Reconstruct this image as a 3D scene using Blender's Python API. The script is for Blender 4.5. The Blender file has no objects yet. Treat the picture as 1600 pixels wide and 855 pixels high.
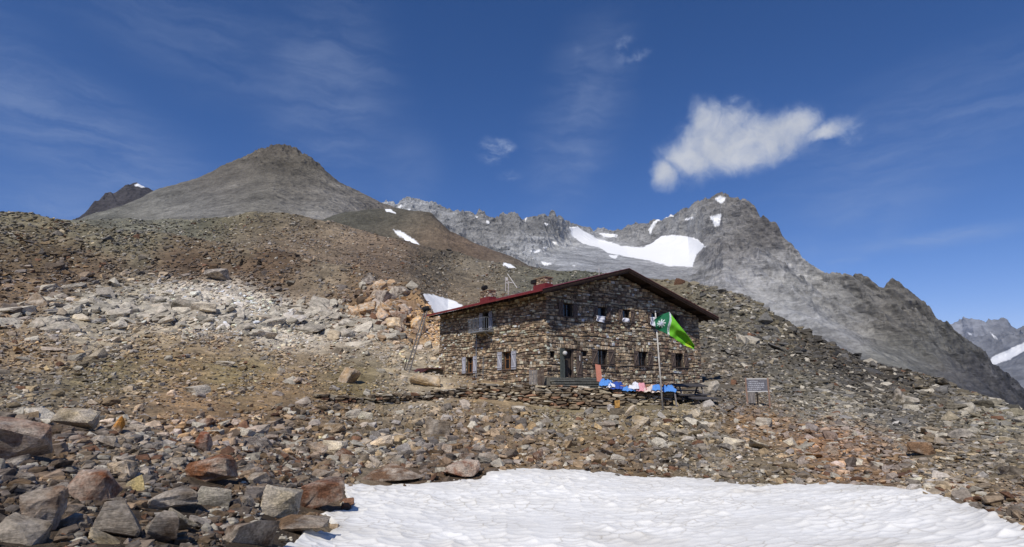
import bpy, bmesh, math, random
import numpy as np
from mathutils import Vector, Matrix
rng = np.random.default_rng(7); random.seed(7)
SC = bpy.context.scene; COL = SC.collection
# ------------------------------------------------------------------ camera
F_PX, CX, CY, YH = 890.0, 800.0, 427.5, 605.0
PITCH = math.atan((YH-CY)/F_PX)
cam = bpy.data.cameras.new('camera'); cam_o = bpy.data.objects.new('camera', cam); COL.objects.link(cam_o)
cam.sensor_fit = 'HORIZONTAL'; cam.sensor_width = 36.0; cam.lens = 36.0*F_PX/1600.0
cam.clip_start = 0.1; cam.clip_end = 60000
cam_o.location = (0, 0, 0); cam_o.rotation_euler = (math.pi/2+PITCH, 0, 0)
SC.camera = cam_o
# ------------------------------------------------------------------ light
SUN_AZ, SUN_EL = math.radians(203), math.radians(50)
w = bpy.data.worlds.new('World'); SC.world = w; w.use_nodes = True
sl = bpy.data.lights.new('sun', 'SUN'); sl.energy = 3.9; sl.angle = math.radians(0.53); sl.color = (1.0, 0.955, 0.89)
so = bpy.data.objects.new('sun', sl); COL.objects.link(so)
sd = Vector((math.sin(SUN_AZ)*math.cos(SUN_EL), math.cos(SUN_AZ)*math.cos(SUN_EL), math.sin(SUN_EL)))
so.rotation_euler = sd.to_track_quat('Z', 'Y').to_euler()
SC.view_settings.view_transform = 'Standard'; SC.view_settings.look = 'None'
SC.view_settings.exposure = -0.12; SC.view_settings.gamma = 1.0; SC.view_settings.use_curve_mapping = False
SC.render.engine = 'CYCLES'
SC.cycles.max_bounces = 5; SC.cycles.diffuse_bounces = 2; SC.cycles.glossy_bounces = 2; SC.cycles.transmission_bounces = 2
SC.cycles.use_denoising = True; SC.cycles.caustics_reflective = False; SC.cycles.caustics_refractive = False

# ------------------------------------------------------------------ projection helpers (building aids, metres out)
cp, sp_ = math.cos(PITCH), math.sin(PITCH)
def ray(x, y):
    a = (np.asarray(x, float)-CX)/F_PX; b = -(np.asarray(y, float)-CY)/F_PX
    return a, cp-b*sp_, sp_+b*cp
def at(x, y, r):                       # point on the sight line at horizontal distance r
    dx, dy, dz = ray(x, y); k = r/np.hypot(dx, dy)
    return np.array([dx*k, dy*k, dz*k])
def az_of(x, y):
    dx, dy, _ = ray(x, y); return np.arctan2(dx, dy)
def proj(X, Y, Z):
    d = Y*cp+Z*sp_; u = -Y*sp_+Z*cp
    d = np.where(d < 0.05, 0.05, d)
    return CX+F_PX*X/d, CY-F_PX*u/d

# ------------------------------------------------------------------ numpy noise
_perm = rng.permutation(256); _perm = np.concatenate([_perm]*3)
_g = rng.normal(size=(256, 3)); _g /= np.linalg.norm(_g, axis=1)[:, None]
def perlin(x, y, z):
    xi, yi, zi = np.floor(x).astype(int), np.floor(y).astype(int), np.floor(z).astype(int)
    fx, fy, fz = x-xi, y-yi, z-zi
    u, v, w_ = [t*t*t*(t*(t*6-15)+10) for t in (fx, fy, fz)]
    out = 0
    for dx in (0, 1):
        px = _perm[(xi+dx) & 255]; wx = u if dx else 1-u
        for dy in (0, 1):
            py = _perm[px+((yi+dy) & 255)]; wy = v if dy else 1-v
            for dz in (0, 1):
                h = _perm[py+((zi+dz) & 255)] & 255; g = _g[h]; wz = w_ if dz else 1-w_
                out = out+wx*wy*wz*(g[..., 0]*(fx-dx)+g[..., 1]*(fy-dy)+g[..., 2]*(fz-dz))
    return out
def fbm(x, y, z, octv=4, lac=2.03, gain=0.5):
    s, a, n = 0, 1.0, 0
    for i in range(octv):
        s = s+a*perlin(x+17.3*i, y-9.1*i, z+3.7*i); n += a; a *= gain; x, y, z = x*lac, y*lac, z*lac
    return s/n
def ridged(x, y, z, octv=5, lac=2.1, gain=0.5):
    s, a, n, w_ = 0, 1.0, 0, 1.0
    for i in range(octv):
        v = 1-np.abs(perlin(x+11.3*i, y+5.1*i, z-7.7*i))*2.2; v = np.clip(v, 0, 1)**2*w_
        w_ = np.clip(v*1.6, 0, 1); s = s+a*v; n += a; a *= gain; x, y, z = x*lac, y*lac, z*lac
    return s/n
def worley(x, y, seed=0, jit=0.9):     # F1, F2, id-hash
    xi, yi = np.floor(x).astype(int), np.floor(y).astype(int)
    f1 = np.full(x.shape, 9.0); f2 = f1.copy(); idh = np.zeros(x.shape, int)
    for dx in (-1, 0, 1):
        for dy in (-1, 0, 1):
            cx, cy = xi+dx, yi+dy
            h = _perm[_perm[(cx+seed) & 255]+(cy & 255)]; h2 = _perm[h+((cx*3+cy) & 127)]
            qx = cx+0.5+(h/255.-0.5)*jit; qy = cy+0.5+(h2/255.-0.5)*jit
            d = np.hypot(x-qx, y-qy); m = d < f1
            f2 = np.where(m, f1, np.minimum(f2, d)); idh = np.where(m, h, idh); f1 = np.where(m, d, f1)
    return f1, f2, idh
def sstep(a, b, x):
    t = np.clip((x-a)/(b-a), 0, 1); return t*t*(3-2*t)
def sdf_poly(x, y, poly):              # + inside, px units
    P = np.array(poly, float); n = len(P); d = np.full(x.shape, 1e9); ins = np.zeros(x.shape, bool)
    for i in range(n):
        a, b = P[i], P[(i+1) % n]; e = b-a
        t = np.clip(((x-a[0])*e[0]+(y-a[1])*e[1])/max(e@e, 1e-9), 0, 1)
        d = np.minimum(d, np.hypot(x-a[0]-t*e[0], y-a[1]-t*e[1]))
        if a[1] != b[1]:
            c = (a[1] > y) != (b[1] > y)
            ins ^= c & (x < (b[0]-a[0])*(y-a[1])/(b[1]-a[1])+a[0])
    return np.where(ins, d, -d)
def lin(c):
    c = np.asarray(c, float)/255.0
    return np.where(c <= 0.04045, c/12.92, ((c+0.055)/1.055)**2.4)
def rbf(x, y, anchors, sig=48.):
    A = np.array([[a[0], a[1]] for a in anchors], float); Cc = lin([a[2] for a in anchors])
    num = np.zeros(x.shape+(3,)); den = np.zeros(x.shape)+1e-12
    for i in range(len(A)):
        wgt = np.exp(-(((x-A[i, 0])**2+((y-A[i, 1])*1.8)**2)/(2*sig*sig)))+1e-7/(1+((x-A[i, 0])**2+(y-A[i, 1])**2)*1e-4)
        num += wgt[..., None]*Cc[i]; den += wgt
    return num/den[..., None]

# ------------------------------------------------------------------ object helpers
def meshobj(name, V, Fc, mat=None, parent=None, smooth=False, cols=None, attrs=None, loc=None):
    me = bpy.data.meshes.new(name)
    V = np.asarray(V, np.float32)
    if isinstance(Fc, np.ndarray):
        nf, k = Fc.shape
        me.vertices.add(len(V)); me.vertices.foreach_set('co', V.ravel())
        me.loops.add(nf*k); me.loops.foreach_set('vertex_index', Fc.astype(np.int32).ravel())
        me.polygons.add(nf); me.polygons.foreach_set('loop_start', np.arange(0, nf*k, k, dtype=np.int32))
        me.polygons.foreach_set('loop_total', np.full(nf, k, np.int32)); me.update(calc_edges=True)
    else:
        me.from_pydata([tuple(map(float, v)) for v in V], [], Fc); me.update()
    me.polygons.foreach_set('use_smooth', np.full(len(me.polygons), smooth))
    if cols is not None:
        a = me.color_attributes.new('Col', 'FLOAT_COLOR', 'POINT')
        c = np.ones((len(V), 4), np.float32); c[:, :3] = cols; a.data.foreach_set('color', c.ravel())
    for k_, v_ in (attrs or {}).items():
        a = me.attributes.new(k_, 'FLOAT', 'POINT'); a.data.foreach_set('value', np.asarray(v_, np.float32).ravel())
    if mat: me.materials.append(mat)
    o = bpy.data.objects.new(name, me); COL.objects.link(o)
    if parent: o.parent = parent
    if loc is not None: o.location = loc
    return o
def tag(o, label=None, cat=None, group=None, kind=None):
    if label: o['label'] = label
    if cat: o['category'] = cat
    if group: o['group'] = group
    if kind: o['kind'] = kind
    return o
def empty(name, loc, rz=0.0):
    o = bpy.data.objects.new(name, None); COL.objects.link(o); o.location = [float(t) for t in loc]; o.rotation_euler = (0, 0, rz)
    o.empty_display_size = 0.3
    return o
class MB:
    def __init__(s): s.v = []; s.f = []; s.c = []
    def add(s, vs, fs, c=(1, 1, 1)):
        n = len(s.v); s.v += [tuple(map(float, q)) for q in vs]; s.f += [tuple(i+n for i in f) for f in fs]; s.c += [tuple(c)]*len(vs)
    def box(s, x0, x1, y0, y1, z0, z1, c=(1, 1, 1)):
        s.add([(x0, y0, z0), (x1, y0, z0), (x1, y1, z0), (x0, y1, z0), (x0, y0, z1), (x1, y0, z1), (x1, y1, z1), (x0, y1, z1)],
              [(0, 3, 2, 1), (4, 5, 6, 7), (0, 1, 5, 4), (1, 2, 6, 5), (2, 3, 7, 6), (3, 0, 4, 7)], c)
    def beam(s, p, q, w_, h, c=(1, 1, 1), up=(0, 0, 1)):
        p, q = Vector(p), Vector(q); d = (q-p).normalized(); sd_ = d.cross(Vector(up))
        if sd_.length < 1e-3: sd_ = d.cross(Vector((1, 0, 0)))
        sd_.normalize(); u_ = sd_.cross(d); a, b = sd_*w_/2, u_*h/2
        s.add([p-a-b, p+a-b, p+a+b, p-a+b, q-a-b, q+a-b, q+a+b, q-a+b],
              [(0, 1, 2, 3), (7, 6, 5, 4), (0, 4, 5, 1), (1, 5, 6, 2), (2, 6, 7, 3), (3, 7, 4, 0)], c)
    def tube(s, p, q, r0, r1=None, n=8, c=(1, 1, 1)):
        r1 = r0 if r1 is None else r1
        p, q = Vector(p), Vector(q); d = (q-p).normalized(); a = d.orthogonal().normalized(); b = d.cross(a); vs = []
        for c_, r_ in ((p, r0), (q, r1)):
            for i in range(n):
                t = 2*math.pi*i/n; vs.append(c_+a*math.cos(t)*r_+b*math.sin(t)*r_)
        s.add(vs, [(i, (i+1) % n, n+(i+1) % n, n+i) for i in range(n)]+[tuple(range(n-1, -1, -1)), tuple(range(n, 2*n))], c)
    def stone(s, fn, s0, s1, z0, z1, d, c):   # fn maps (along, out, up) -> point; one irregular facing stone
        ws, hs = s1-s0, z1-z0; R = random.uniform; cut = min(ws, hs)*0.22
        vs = []
        base = [(s0, z0), (s1, z0), (s1, z1), (s0, z1)]
        oct_ = []
        for (a, b, sx, sz) in ((s0, z0, 1, 1), (s1, z0, -1, 1), (s1, z1, -1, -1), (s0, z1, 1, -1)):
            c1 = cut*R(0.3, 1.6); c2 = cut*R(0.3, 1.6)
            pa, pb = (a, b+sz*c2), (a+sx*c1, b)
            oct_ += [pa, pb] if (sx*sz > 0) else [pb, pa]
        m = ((s0+s1)/2, (z0+z1)/2)
        for (k, dd) in ((1.0, -0.02), (0.97, d*0.75), (0.72, d)):
            for (a, b) in oct_:
                q = d*R(-0.25, 0.25) if k < 1 else 0
                vs.append(fn(m[0]+(a-m[0])*k, dd+q, m[1]+(b-m[1])*k))
        fs = []
        for L_ in (0, 8):
            fs += [(L_+i, L_+(i+1) % 8, L_+8+(i+1) % 8, L_+8+i) for i in range(8)]
        fs.append(tuple(range(16, 24)))
        s.add(vs, fs, c)
    def build(s, name, mat, parent=None, smooth=False, loc=None, solid=0):
        o = meshobj(name, np.array(s.v), s.f, mat, parent, smooth, np.array(s.c), loc=loc)
        return o

# ------------------------------------------------------------------ materials
def mat_new(name):
    m = bpy.data.materials.new(name); m.use_nodes = True; nt = m.node_tree; b = nt.nodes['Principled BSDF']
    return m, nt, b
def N(nt, t, **k):
    n = nt.nodes.new(t)
    for a, v in k.items(): setattr(n, a, v)
    return n
def ramp(nt, src, stops):
    r = N(nt, 'ShaderNodeValToRGB'); nt.links.new(src, r.inputs[0]); e = r.color_ramp.elements
    while len(e) < len(stops): e.new(0.5)
    for i, (p, c) in enumerate(stops): e[i].position = p; e[i].color = (c, c, c, 1) if not hasattr(c, '__len__') else (*c, 1)
    return r.outputs[0]
def mulc(nt, a, b, mode='MULTIPLY', fac=1.0):
    m = N(nt, 'ShaderNodeMix', data_type='RGBA', blend_type=mode); m.clamp_result = False
    if hasattr(fac, 'links'): nt.links.new(fac, m.inputs[0])
    else: m.inputs[0].default_value = fac
    for s_, i in ((a, 6), (b, 7)):
        if hasattr(s_, 'links'): nt.links.new(s_, m.inputs[i])
        else: m.inputs[i].default_value = (*s_, 1)
    return m.outputs[2]
def rock_mat(name, scales, bump=0.5, bdist=0.1, objcol=False, rough=0.9, strata=None, contrast=(0.64, 1.36), attr=True, base=(.3, .3, .3)):
    m, nt, b = mat_new(name); L = nt.links
    g = N(nt, 'ShaderNodeNewGeometry'); tc = N(nt, 'ShaderNodeTexCoord')
    pos = g.outputs['Position']
    if objcol: col = N(nt, 'ShaderNodeObjectInfo').outputs['Color']
    elif attr:
        a = N(nt, 'ShaderNodeAttribute', attribute_name='Col'); col = a.outputs['Color']
    else:
        c_ = N(nt, 'ShaderNodeRGB'); c_.outputs[0].default_value = (*base, 1); col = c_.outputs[0]
    hs = None
    for i, (sc, det) in enumerate(scales):
        n = N(nt, 'ShaderNodeTexNoise'); n.inputs['Scale'].default_value = sc; n.inputs['Detail'].default_value = det; n.inputs['Roughness'].default_value = 0.74
        if strata and i == 0:
            mp = N(nt, 'ShaderNodeMapping'); mp.inputs['Rotation'].default_value = strata[0]; mp.inputs['Scale'].default_value = strata[1]
            L.new(pos, mp.inputs[0]); L.new(mp.outputs[0], n.inputs[0])
        else: L.new(pos, n.inputs[0])
        col = mulc(nt, col, ramp(nt, n.outputs[0], [(0.32, contrast[0]), (0.68, contrast[1])]))
        if hs is None: hs = n.outputs[0]
        else:
            ad = N(nt, 'ShaderNodeMath', operation='MULTIPLY_ADD'); L.new(n.outputs[0], ad.inputs[0]); ad.inputs[1].default_value = scales[0][0]/sc; L.new(hs, ad.inputs[2]); hs = ad.outputs[0]
    if objcol:
        pn = N(nt, 'ShaderNodeTexNoise'); pn.inputs['Scale'].default_value = 1.9; pn.inputs['Detail'].default_value = 6; pn.inputs['Roughness'].default_value = .6; L.new(pos, pn.inputs[0])
        gcol = mulc(nt, (.25, .215, .17), hs, 'MULTIPLY', 0.6); col = mulc(nt, col, gcol, 'MIX', ramp(nt, pn.outputs[0], [(.42, 0.0), (.60, .75)]))
        ln = N(nt, 'ShaderNodeTexNoise'); ln.inputs['Scale'].default_value = 30; ln.inputs['Detail'].default_value = 3; L.new(pos, ln.inputs[0]); col = mulc(nt, col, ramp(nt, ln.outputs[0], [(.35, .78), (.66, 1.35)]))
    sn = None
    if not objcol and attr:
        sa = N(nt, 'ShaderNodeAttribute', attribute_name='snow'); sn = sa.outputs['Fac']
        col = mulc(nt, col, (0.88, 0.87, 0.84), 'MIX', sn)
    L.new(col, b.inputs['Base Color']); b.inputs['Roughness'].default_value = rough
    b.inputs['Specular IOR Level'].default_value = 0.2
    bp = N(nt, 'ShaderNodeBump'); bp.inputs['Distance'].default_value = bdist
    if sn is not None:
        im = N(nt, 'ShaderNodeMath', operation='MULTIPLY_ADD'); L.new(sn, im.inputs[0]); im.inputs[1].default_value = -bump*0.93; im.inputs[2].default_value = bump; L.new(im.outputs[0], bp.inputs['Strength'])
    else: bp.inputs['Strength'].default_value = bump
    L.new(hs, bp.inputs['Height']); L.new(bp.outputs[0], b.inputs['Normal'])
    return m
def plain(name, c, rough=0.7, metal=0.0, nscale=20, var=0.2, stretch=(1, 1, 1), bump=0.0, attr=False, spec=0.3):
    m, nt, b = mat_new(name); L = nt.links
    tc = N(nt, 'ShaderNodeTexCoord'); mp = N(nt, 'ShaderNodeMapping'); mp.inputs['Scale'].default_value = stretch
    L.new(tc.outputs['Object'], mp.inputs[0]); n = N(nt, 'ShaderNodeTexNoise'); n.inputs['Scale'].default_value = nscale; n.inputs['Detail'].default_value = 5
    L.new(mp.outputs[0], n.inputs[0])
    base = c
    if attr: base = mulc(nt, c, N(nt, 'ShaderNodeAttribute', attribute_name='Col').outputs['Color'])
    L.new(mulc(nt, base, ramp(nt, n.outputs[0], [(0.3, 1-var), (0.7, 1+var)])), b.inputs['Base Color'])
    b.inputs['Roughness'].default_value = rough; b.inputs['Metallic'].default_value = metal; b.inputs['Specular IOR Level'].default_value = spec
    if bump:
        bp = N(nt, 'ShaderNodeBump'); bp.inputs['Strength'].default_value = bump; bp.inputs['Distance'].default_value = 0.01
        L.new(n.outputs[0], bp.inputs['Height']); L.new(bp.outputs[0], b.inputs['Normal'])
    return m
M = {}
M['ground'] = rock_mat('ground_rock', [(0.9, 8), (6.0, 6), (0.08, 4)], 0.9, 0.25)
M['slope'] = rock_mat('slope_rock', [(0.35, 10), (1.5, 6), (0.05, 4)], 1.0, 1.0)
M['cone'] = rock_mat('scree_peak_rock', [(0.10, 12), (0.5, 6), (0.012, 4)], 1.0, 3.5)
M['peak'] = rock_mat('grey_mountain_rock', [(0.035, 12), (0.12, 8), (0.006, 4)], 1.0, 9.0, strata=((0.5, 0.75, 0.3), (0.35, 0.6, 2.4)))
M['farpeak'] = rock_mat('far_mountain_rock', [(0.012, 12), (0.002, 4)], 1.0, 20.0)
M['rubble'] = rock_mat('loose_rock', [(3.0, 5), (14.0, 3)], 0.5, 0.05)
M['boulder'] = rock_mat('boulder_rock', [(5.0, 10), (22.0, 6), (1.1, 2)], 1.0, 0.07, objcol=True, strata=((0.25, 0.35, 0.1), (0.8, 0.9, 3.2)))
M['masonry'] = rock_mat('masonry_stone', [(7.0, 5), (1.2, 3)], 0.5, 0.02)
def snow_mat():
    m, nt, b = mat_new('old_snow'); L = nt.links; g = N(nt, 'ShaderNodeNewGeometry')
    n = N(nt, 'ShaderNodeTexNoise'); n.inputs['Scale'].default_value = 1.1; n.inputs['Detail'].default_value = 7; L.new(g.outputs['Position'], n.inputs[0])
    n2 = N(nt, 'ShaderNodeTexNoise'); n2.inputs['Scale'].default_value = 45; n2.inputs['Detail'].default_value = 3; L.new(g.outputs['Position'], n2.inputs[0])
    c = mulc(nt, (0.89, 0.865, 0.80), ramp(nt, n.outputs[0], [(0.3, (0.93, 0.92, 0.90)), (0.65, (1.04, 1.04, 1.04))]))
    c = mulc(nt, c, ramp(nt, n2.outputs[0], [(0.24, (0.80, 0.77, 0.72)), (0.36, (1, 1, 1))]))
    c = mulc(nt, c, ramp(nt, N(nt, 'ShaderNodeAttribute', attribute_name='dirt').outputs['Fac'], [(0, 1.0), (1, (0.66, 0.63, 0.58))]))
    L.new(c, b.inputs['Base Color']); b.inputs['Roughness'].default_value = 0.75; b.inputs['Specular IOR Level'].default_value = 0.25
    bp = N(nt, 'ShaderNodeBump'); bp.inputs['Strength'].default_value = 0.35; bp.inputs['Distance'].default_value = 0.02
    n3 = N(nt, 'ShaderNodeTexNoise'); n3.inputs['Scale'].default_value = 9; n3.inputs['Detail'].default_value = 6; L.new(g.outputs['Position'], n3.inputs[0])
    L.new(n3.outputs[0], bp.inputs['Height']); L.new(bp.outputs[0], b.inputs['Normal'])
    return m
M['snow'] = snow_mat()
M['wood_dark'] = plain('dark_brown_wood', (0.045, 0.028, 0.020), 0.8, nscale=6, var=0.45, stretch=(1, 1, 1), bump=0.3, attr=True)
M['wood_grey'] = plain('weathered_grey_wood', (0.20, 0.18, 0.165), 0.85, nscale=9, var=0.4, stretch=(3, 3, 0.5), bump=0.4, attr=True)
M['wood_brown'] = plain('weathered_brown_wood', (0.13, 0.095, 0.075), 0.85, nscale=9, var=0.45, stretch=(3, 3, 0.5), bump=0.4, attr=True)
M['shutter_pale'] = plain('pale_shutter_paint', (0.42, 0.42, 0.46), 0.7, nscale=10, var=0.22, stretch=(3, 3, 0.5), bump=0.3, attr=True)
M['frame_wood'] = plain('orange_brown_window_wood', (0.27, 0.13, 0.055), 0.6, nscale=12, var=0.3, attr=True)
M['red_metal'] = plain('red_roof_sheet', (0.19, 0.024, 0.022), 0.45, nscale=5, var=0.2, spec=0.5)
M['rust_metal'] = plain('dark_rusty_sheet', (0.10, 0.035, 0.028), 0.7, nscale=5, var=0.4)
M['galv'] = plain('galvanised_steel', (0.36, 0.38, 0.40), 0.45, 0.6, nscale=15, var=0.15)
M['white_metal'] = plain('white_metal', (0.62, 0.60, 0.56), 0.5, 0.0, nscale=10, var=0.12)
M['glass'] = plain('dark_window_glass', (0.012, 0.014, 0.018), 0.08, spec=0.8, var=0.1)
M['black'] = plain('blackened_metal', (0.015, 0.014, 0.014), 0.7)
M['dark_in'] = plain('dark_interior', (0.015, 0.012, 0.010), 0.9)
M['mortar'] = plain('recessed_mortar', (0.12, 0.10, 0.078), 0.95, nscale=3, var=0.4, bump=0.6)
M['slate'] = rock_mat('slate_slab', [(4.0, 6), (20.0, 4)], 0.5, 0.02)
def cloth(name, c, var=0.12): return plain(name, c, 0.85, nscale=18, var=var, bump=0.15)
M['c_white'] = cloth('white_cloth', (0.74, 0.74, 0.78)); M['c_blue'] = cloth('bright_blue_cloth', (0.10, 0.28, 0.66))
M['c_dblue'] = cloth('deep_blue_cloth', (0.035, 0.09, 0.38)); M['c_pink'] = cloth('pink_cloth', (0.72, 0.33, 0.36)); M['c_cream'] = cloth('cream_cloth', (0.70, 0.58, 0.50))
M['orange_board'] = plain('salmon_board', (0.52, 0.20, 0.13), 0.7, nscale=14, var=0.15)
M['flag'] = None

# ------------------------------------------------------------------ the sky: physical sky with clouds at infinity
def build_sky():
    nt = w.node_tree; L = nt.links; nt.nodes.clear()
    out = N(nt, 'ShaderNodeOutputWorld'); bg = N(nt, 'ShaderNodeBackground'); bgc = N(nt, 'ShaderNodeBackground'); mx = N(nt, 'ShaderNodeMixShader')
    sky = N(nt, 'ShaderNodeTexSky', sky_type='NISHITA'); sky.sun_disc = False; sky.sun_elevation = SUN_EL; sky.sun_rotation = SUN_AZ
    sky.altitude = 2700; sky.air_density = 1.0; sky.dust_density = 0.15; sky.ozone_density = 2.6
    bg.inputs['Strength'].default_value = 0.105
    hsv = N(nt, 'ShaderNodeHueSaturation'); hsv.inputs['Saturation'].default_value = 1.25; L.new(sky.outputs[0], hsv.inputs['Color']); L.new(mulc(nt, hsv.outputs[0], (1.30, 1.03, 1.18)), bg.inputs['Color'])
    tc = N(nt, 'ShaderNodeTexCoord'); sx = N(nt, 'ShaderNodeSeparateXYZ'); L.new(tc.outputs['Generated'], sx.inputs[0])
    def m(op, a, b=None, c=None):
        n = N(nt, 'ShaderNodeMath', operation=op)
        for i, v in enumerate((a, b, c)):
            if v is None: continue
            if hasattr(v, 'links'): L.new(v, n.inputs[i])
            else: n.inputs[i].default_value = v
        return n.outputs[0]
    az = m('ARCTAN2', sx.outputs[0], sx.outputs[1]); hz = m('SQRT', m('ADD', m('MULTIPLY', sx.outputs[0], sx.outputs[0]), m('MULTIPLY', sx.outputs[1], sx.outputs[1])))
    el = m('ARCTAN2', sx.outputs[2], hz)
    cb = N(nt, 'ShaderNodeCombineXYZ'); L.new(az, cb.inputs[0]); L.new(el, cb.inputs[1]); uv = cb.outputs[0]
    def azel(x, y):
        dx, dy, dz = ray(x, y); return float(np.arctan2(dx, dy)), float(np.arctan2(dz, np.hypot(dx, dy)))
    def noise(vec, sc, det, rough=0.55, dist=0.0, off=(0, 0, 0), rot=0, scl=(1, 1, 1)):
        mp = N(nt, 'ShaderNodeMapping'); mp.inputs['Location'].default_value = off; mp.inputs['Rotation'].default_value = (0, 0, rot); mp.inputs['Scale'].default_value = scl; L.new(vec, mp.inputs[0])
        n = N(nt, 'ShaderNodeTexNoise'); n.inputs['Scale'].default_value = sc; n.inputs['Detail'].default_value = det; n.inputs['Roughness'].default_value = rough; n.inputs['Distortion'].default_value = dist
        L.new(mp.outputs[0], n.inputs[0]); return n
    nw = noise(uv, 14, 6, 0.6); w1 = N(nt, 'ShaderNodeVectorMath', operation='MULTIPLY_ADD'); L.new(nw.outputs[1], w1.inputs[0]); w1.inputs[1].default_value = (0.045, 0.04, 0); w1.inputs[2].default_value = (-0.0225, -0.02, 0)
    w2 = N(nt, 'ShaderNodeVectorMath', operation='ADD'); L.new(uv, w2.inputs[0]); L.new(w1.outputs[0], w2.inputs[1]); uvw = w2.outputs[0]
    def blob(vec, x, y, rx, ry, ang=0.0, inner=0.0):
        a, e = azel(x, y)
        s1 = N(nt, 'ShaderNodeVectorMath', operation='SUBTRACT'); L.new(vec, s1.inputs[0]); s1.inputs[1].default_value = (a, e, 0)
        mp = N(nt, 'ShaderNodeMapping'); mp.vector_type = 'POINT'; mp.inputs['Rotation'].default_value = (0, 0, -math.radians(ang)); L.new(s1.outputs[0], mp.inputs[0])
        mp2 = N(nt, 'ShaderNodeVectorMath', operation='MULTIPLY'); L.new(mp.outputs[0], mp2.inputs[0]); mp2.inputs[1].default_value = (940./rx, 940./ry, 0)
        ln = N(nt, 'ShaderNodeVectorMath', operation='LENGTH'); L.new(mp2.outputs[0], ln.inputs[0])
        mr = N(nt, 'ShaderNodeMapRange', interpolation_type='SMOOTHERSTEP'); L.new(ln.outputs['Value'], mr.inputs[0]); mr.inputs[1].default_value = inner; mr.inputs[2].default_value = 1.0; mr.inputs[3].default_value = 1.0; mr.inputs[4].default_value = 0.0
        return mr.outputs[0]
    # cumulus
    cum = None
    for b_ in [(1120, 222, 135, 82, 20), (1090, 245, 110, 62, 0), (1105, 190, 52, 62, 30), (1205, 218, 115, 62, 8), (1150, 238, 170, 56, 2), (1165, 215, 100, 62, 5), (1240, 200, 68, 44, 15), (1040, 270, 42, 44, 40), (1290, 203, 64, 20, 12)]:
        q = blob(uvw, *b_); cum = q if cum is None else m('MAXIMUM', cum, q)
    det = noise(uvw, 30, 8, 0.62, 0.4)
    f = m('ADD', cum, m('MULTIPLY', m('MULTIPLY', m('SUBTRACT', det.outputs[0], 0.5), 0.95), m('MINIMUM', m('MULTIPLY', cum, 3.5), 1.0)))
    mr = N(nt, 'ShaderNodeMapRange', interpolation_type='SMOOTHSTEP'); L.new(f, mr.inputs[0]); mr.inputs[1].default_value = 0.06; mr.inputs[2].default_value = 1.15; mr.inputs[4].default_value = 0.93
    cum_a = mr.outputs[0]
    # small torn clouds
    tn = noise(uvw, 20, 8, 0.6, 0.15, (3, 1, 0), 0.9, (1, 2.2, 1))
    tsum = None
    for b_, k in [((768, 238, 34, 44, 60), 1.0), ((785, 225, 20, 36, 70), 0.9), ((795, 275, 42, 18, 0), 0.5), ((842, 240, 22, 18, 20), 0.55), ((972, 76, 40, 26, 30), 0.75), ((996, 86, 44, 14, 8), 0.62), ((970, 92, 26, 20, 60), 0.5), ((1150, 150, 16, 22, 80), 0.7), ((1325, 205, 42, 26, 10), 0.75), ((902, 76, 22, 12, 0), 0.25), ((1315, 412, 50, 20, 10), 0.4)]:
        q = m('MULTIPLY', blob(uvw, *b_), k); tsum = q if tsum is None else m('MAXIMUM', tsum, q)
    t2 = m('MULTIPLY', tsum, m('ADD', m('MULTIPLY', m('SUBTRACT', tn.outputs[0], 0.45), 3.4), 0.38))
    mt = N(nt, 'ShaderNodeMapRange', interpolation_type='SMOOTHSTEP'); L.new(t2, mt.inputs[0]); mt.inputs[1].default_value = 0.0; mt.inputs[2].default_value = 1.3; mt.inputs[4].default_value = 0.78
    # cirrus veils: stretched fibres inside broad soft regions
    ci = None
    for (bx, rot, sc, k, off) in [((120, 215, 420, 120, -24), math.radians(26), (1.0, 6.5, 1), 0.30, (0, 0, 0)), ((520, 150, 170, 240, 0), math.radians(-62), (1.0, 5.5, 1), 0.24, (2, 1, 0)),
                                  ((905, 190, 120, 260, -22), math.radians(-70), (1.0, 4.5, 1), 0.26, (5, 2, 0)), ((1440, 210, 330, 130, 14), math.radians(-14), (1.0, 6.0, 1), 0.20, (7, 3, 0)),
                                  ((1480, 372, 150, 18, 2), math.radians(0), (1.0, 8.0, 1), 0.50, (1, 8, 0)), ((1330, 350, 170, 70, 18), math.radians(-18), (1.0, 4.0, 1), 0.24, (9, 1, 0)),
                                  ((330, 60, 420, 120, -10), math.radians(10), (1.0, 5.0, 1), 0.16, (4, 4, 0)), ((110, 340, 160, 60, -12), math.radians(10), (1.0, 5.0, 1), 0.30, (6, 4, 0)), ((640, 270, 90, 110, 0), math.radians(-60), (1, 3, 1), 0.16, (6, 9, 0))]:
        fn = noise(uvw, 6.0, 8, 0.6, 0.25, off, rot, sc)
        fr = N(nt, 'ShaderNodeMapRange', interpolation_type='SMOOTHSTEP'); L.new(fn.outputs[0], fr.inputs[0]); fr.inputs[1].default_value = 0.30; fr.inputs[2].default_value = 0.80; fr.inputs[3].default_value = 0.12
        q = m('MULTIPLY', m('MULTIPLY', blob(uv, *bx), fr.outputs[0]), k*1.0); ci = q if ci is None else m('ADD', ci, q)
    ci = m('MINIMUM', ci, 0.45)
    alpha = m('SUBTRACT', 1.0, m('MULTIPLY', m('MULTIPLY', m('SUBTRACT', 1.0, cum_a), m('SUBTRACT', 1.0, mt.outputs[0])), m('SUBTRACT', 1.0, ci)))
    shade = noise(uvw, 18, 5, 0.5)
    cc = ramp(nt, shade.outputs[0], [(0.3, (0.56, 0.59, 0.66)), (0.7, (0.70, 0.72, 0.77))])
    cc2 = mulc(nt, (0.42, 0.52, 0.74), cc, 'MIX', cum_a)
    L.new(cc2, bgc.inputs['Color']); bgc.inputs['Strength'].default_value = 1.0
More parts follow.
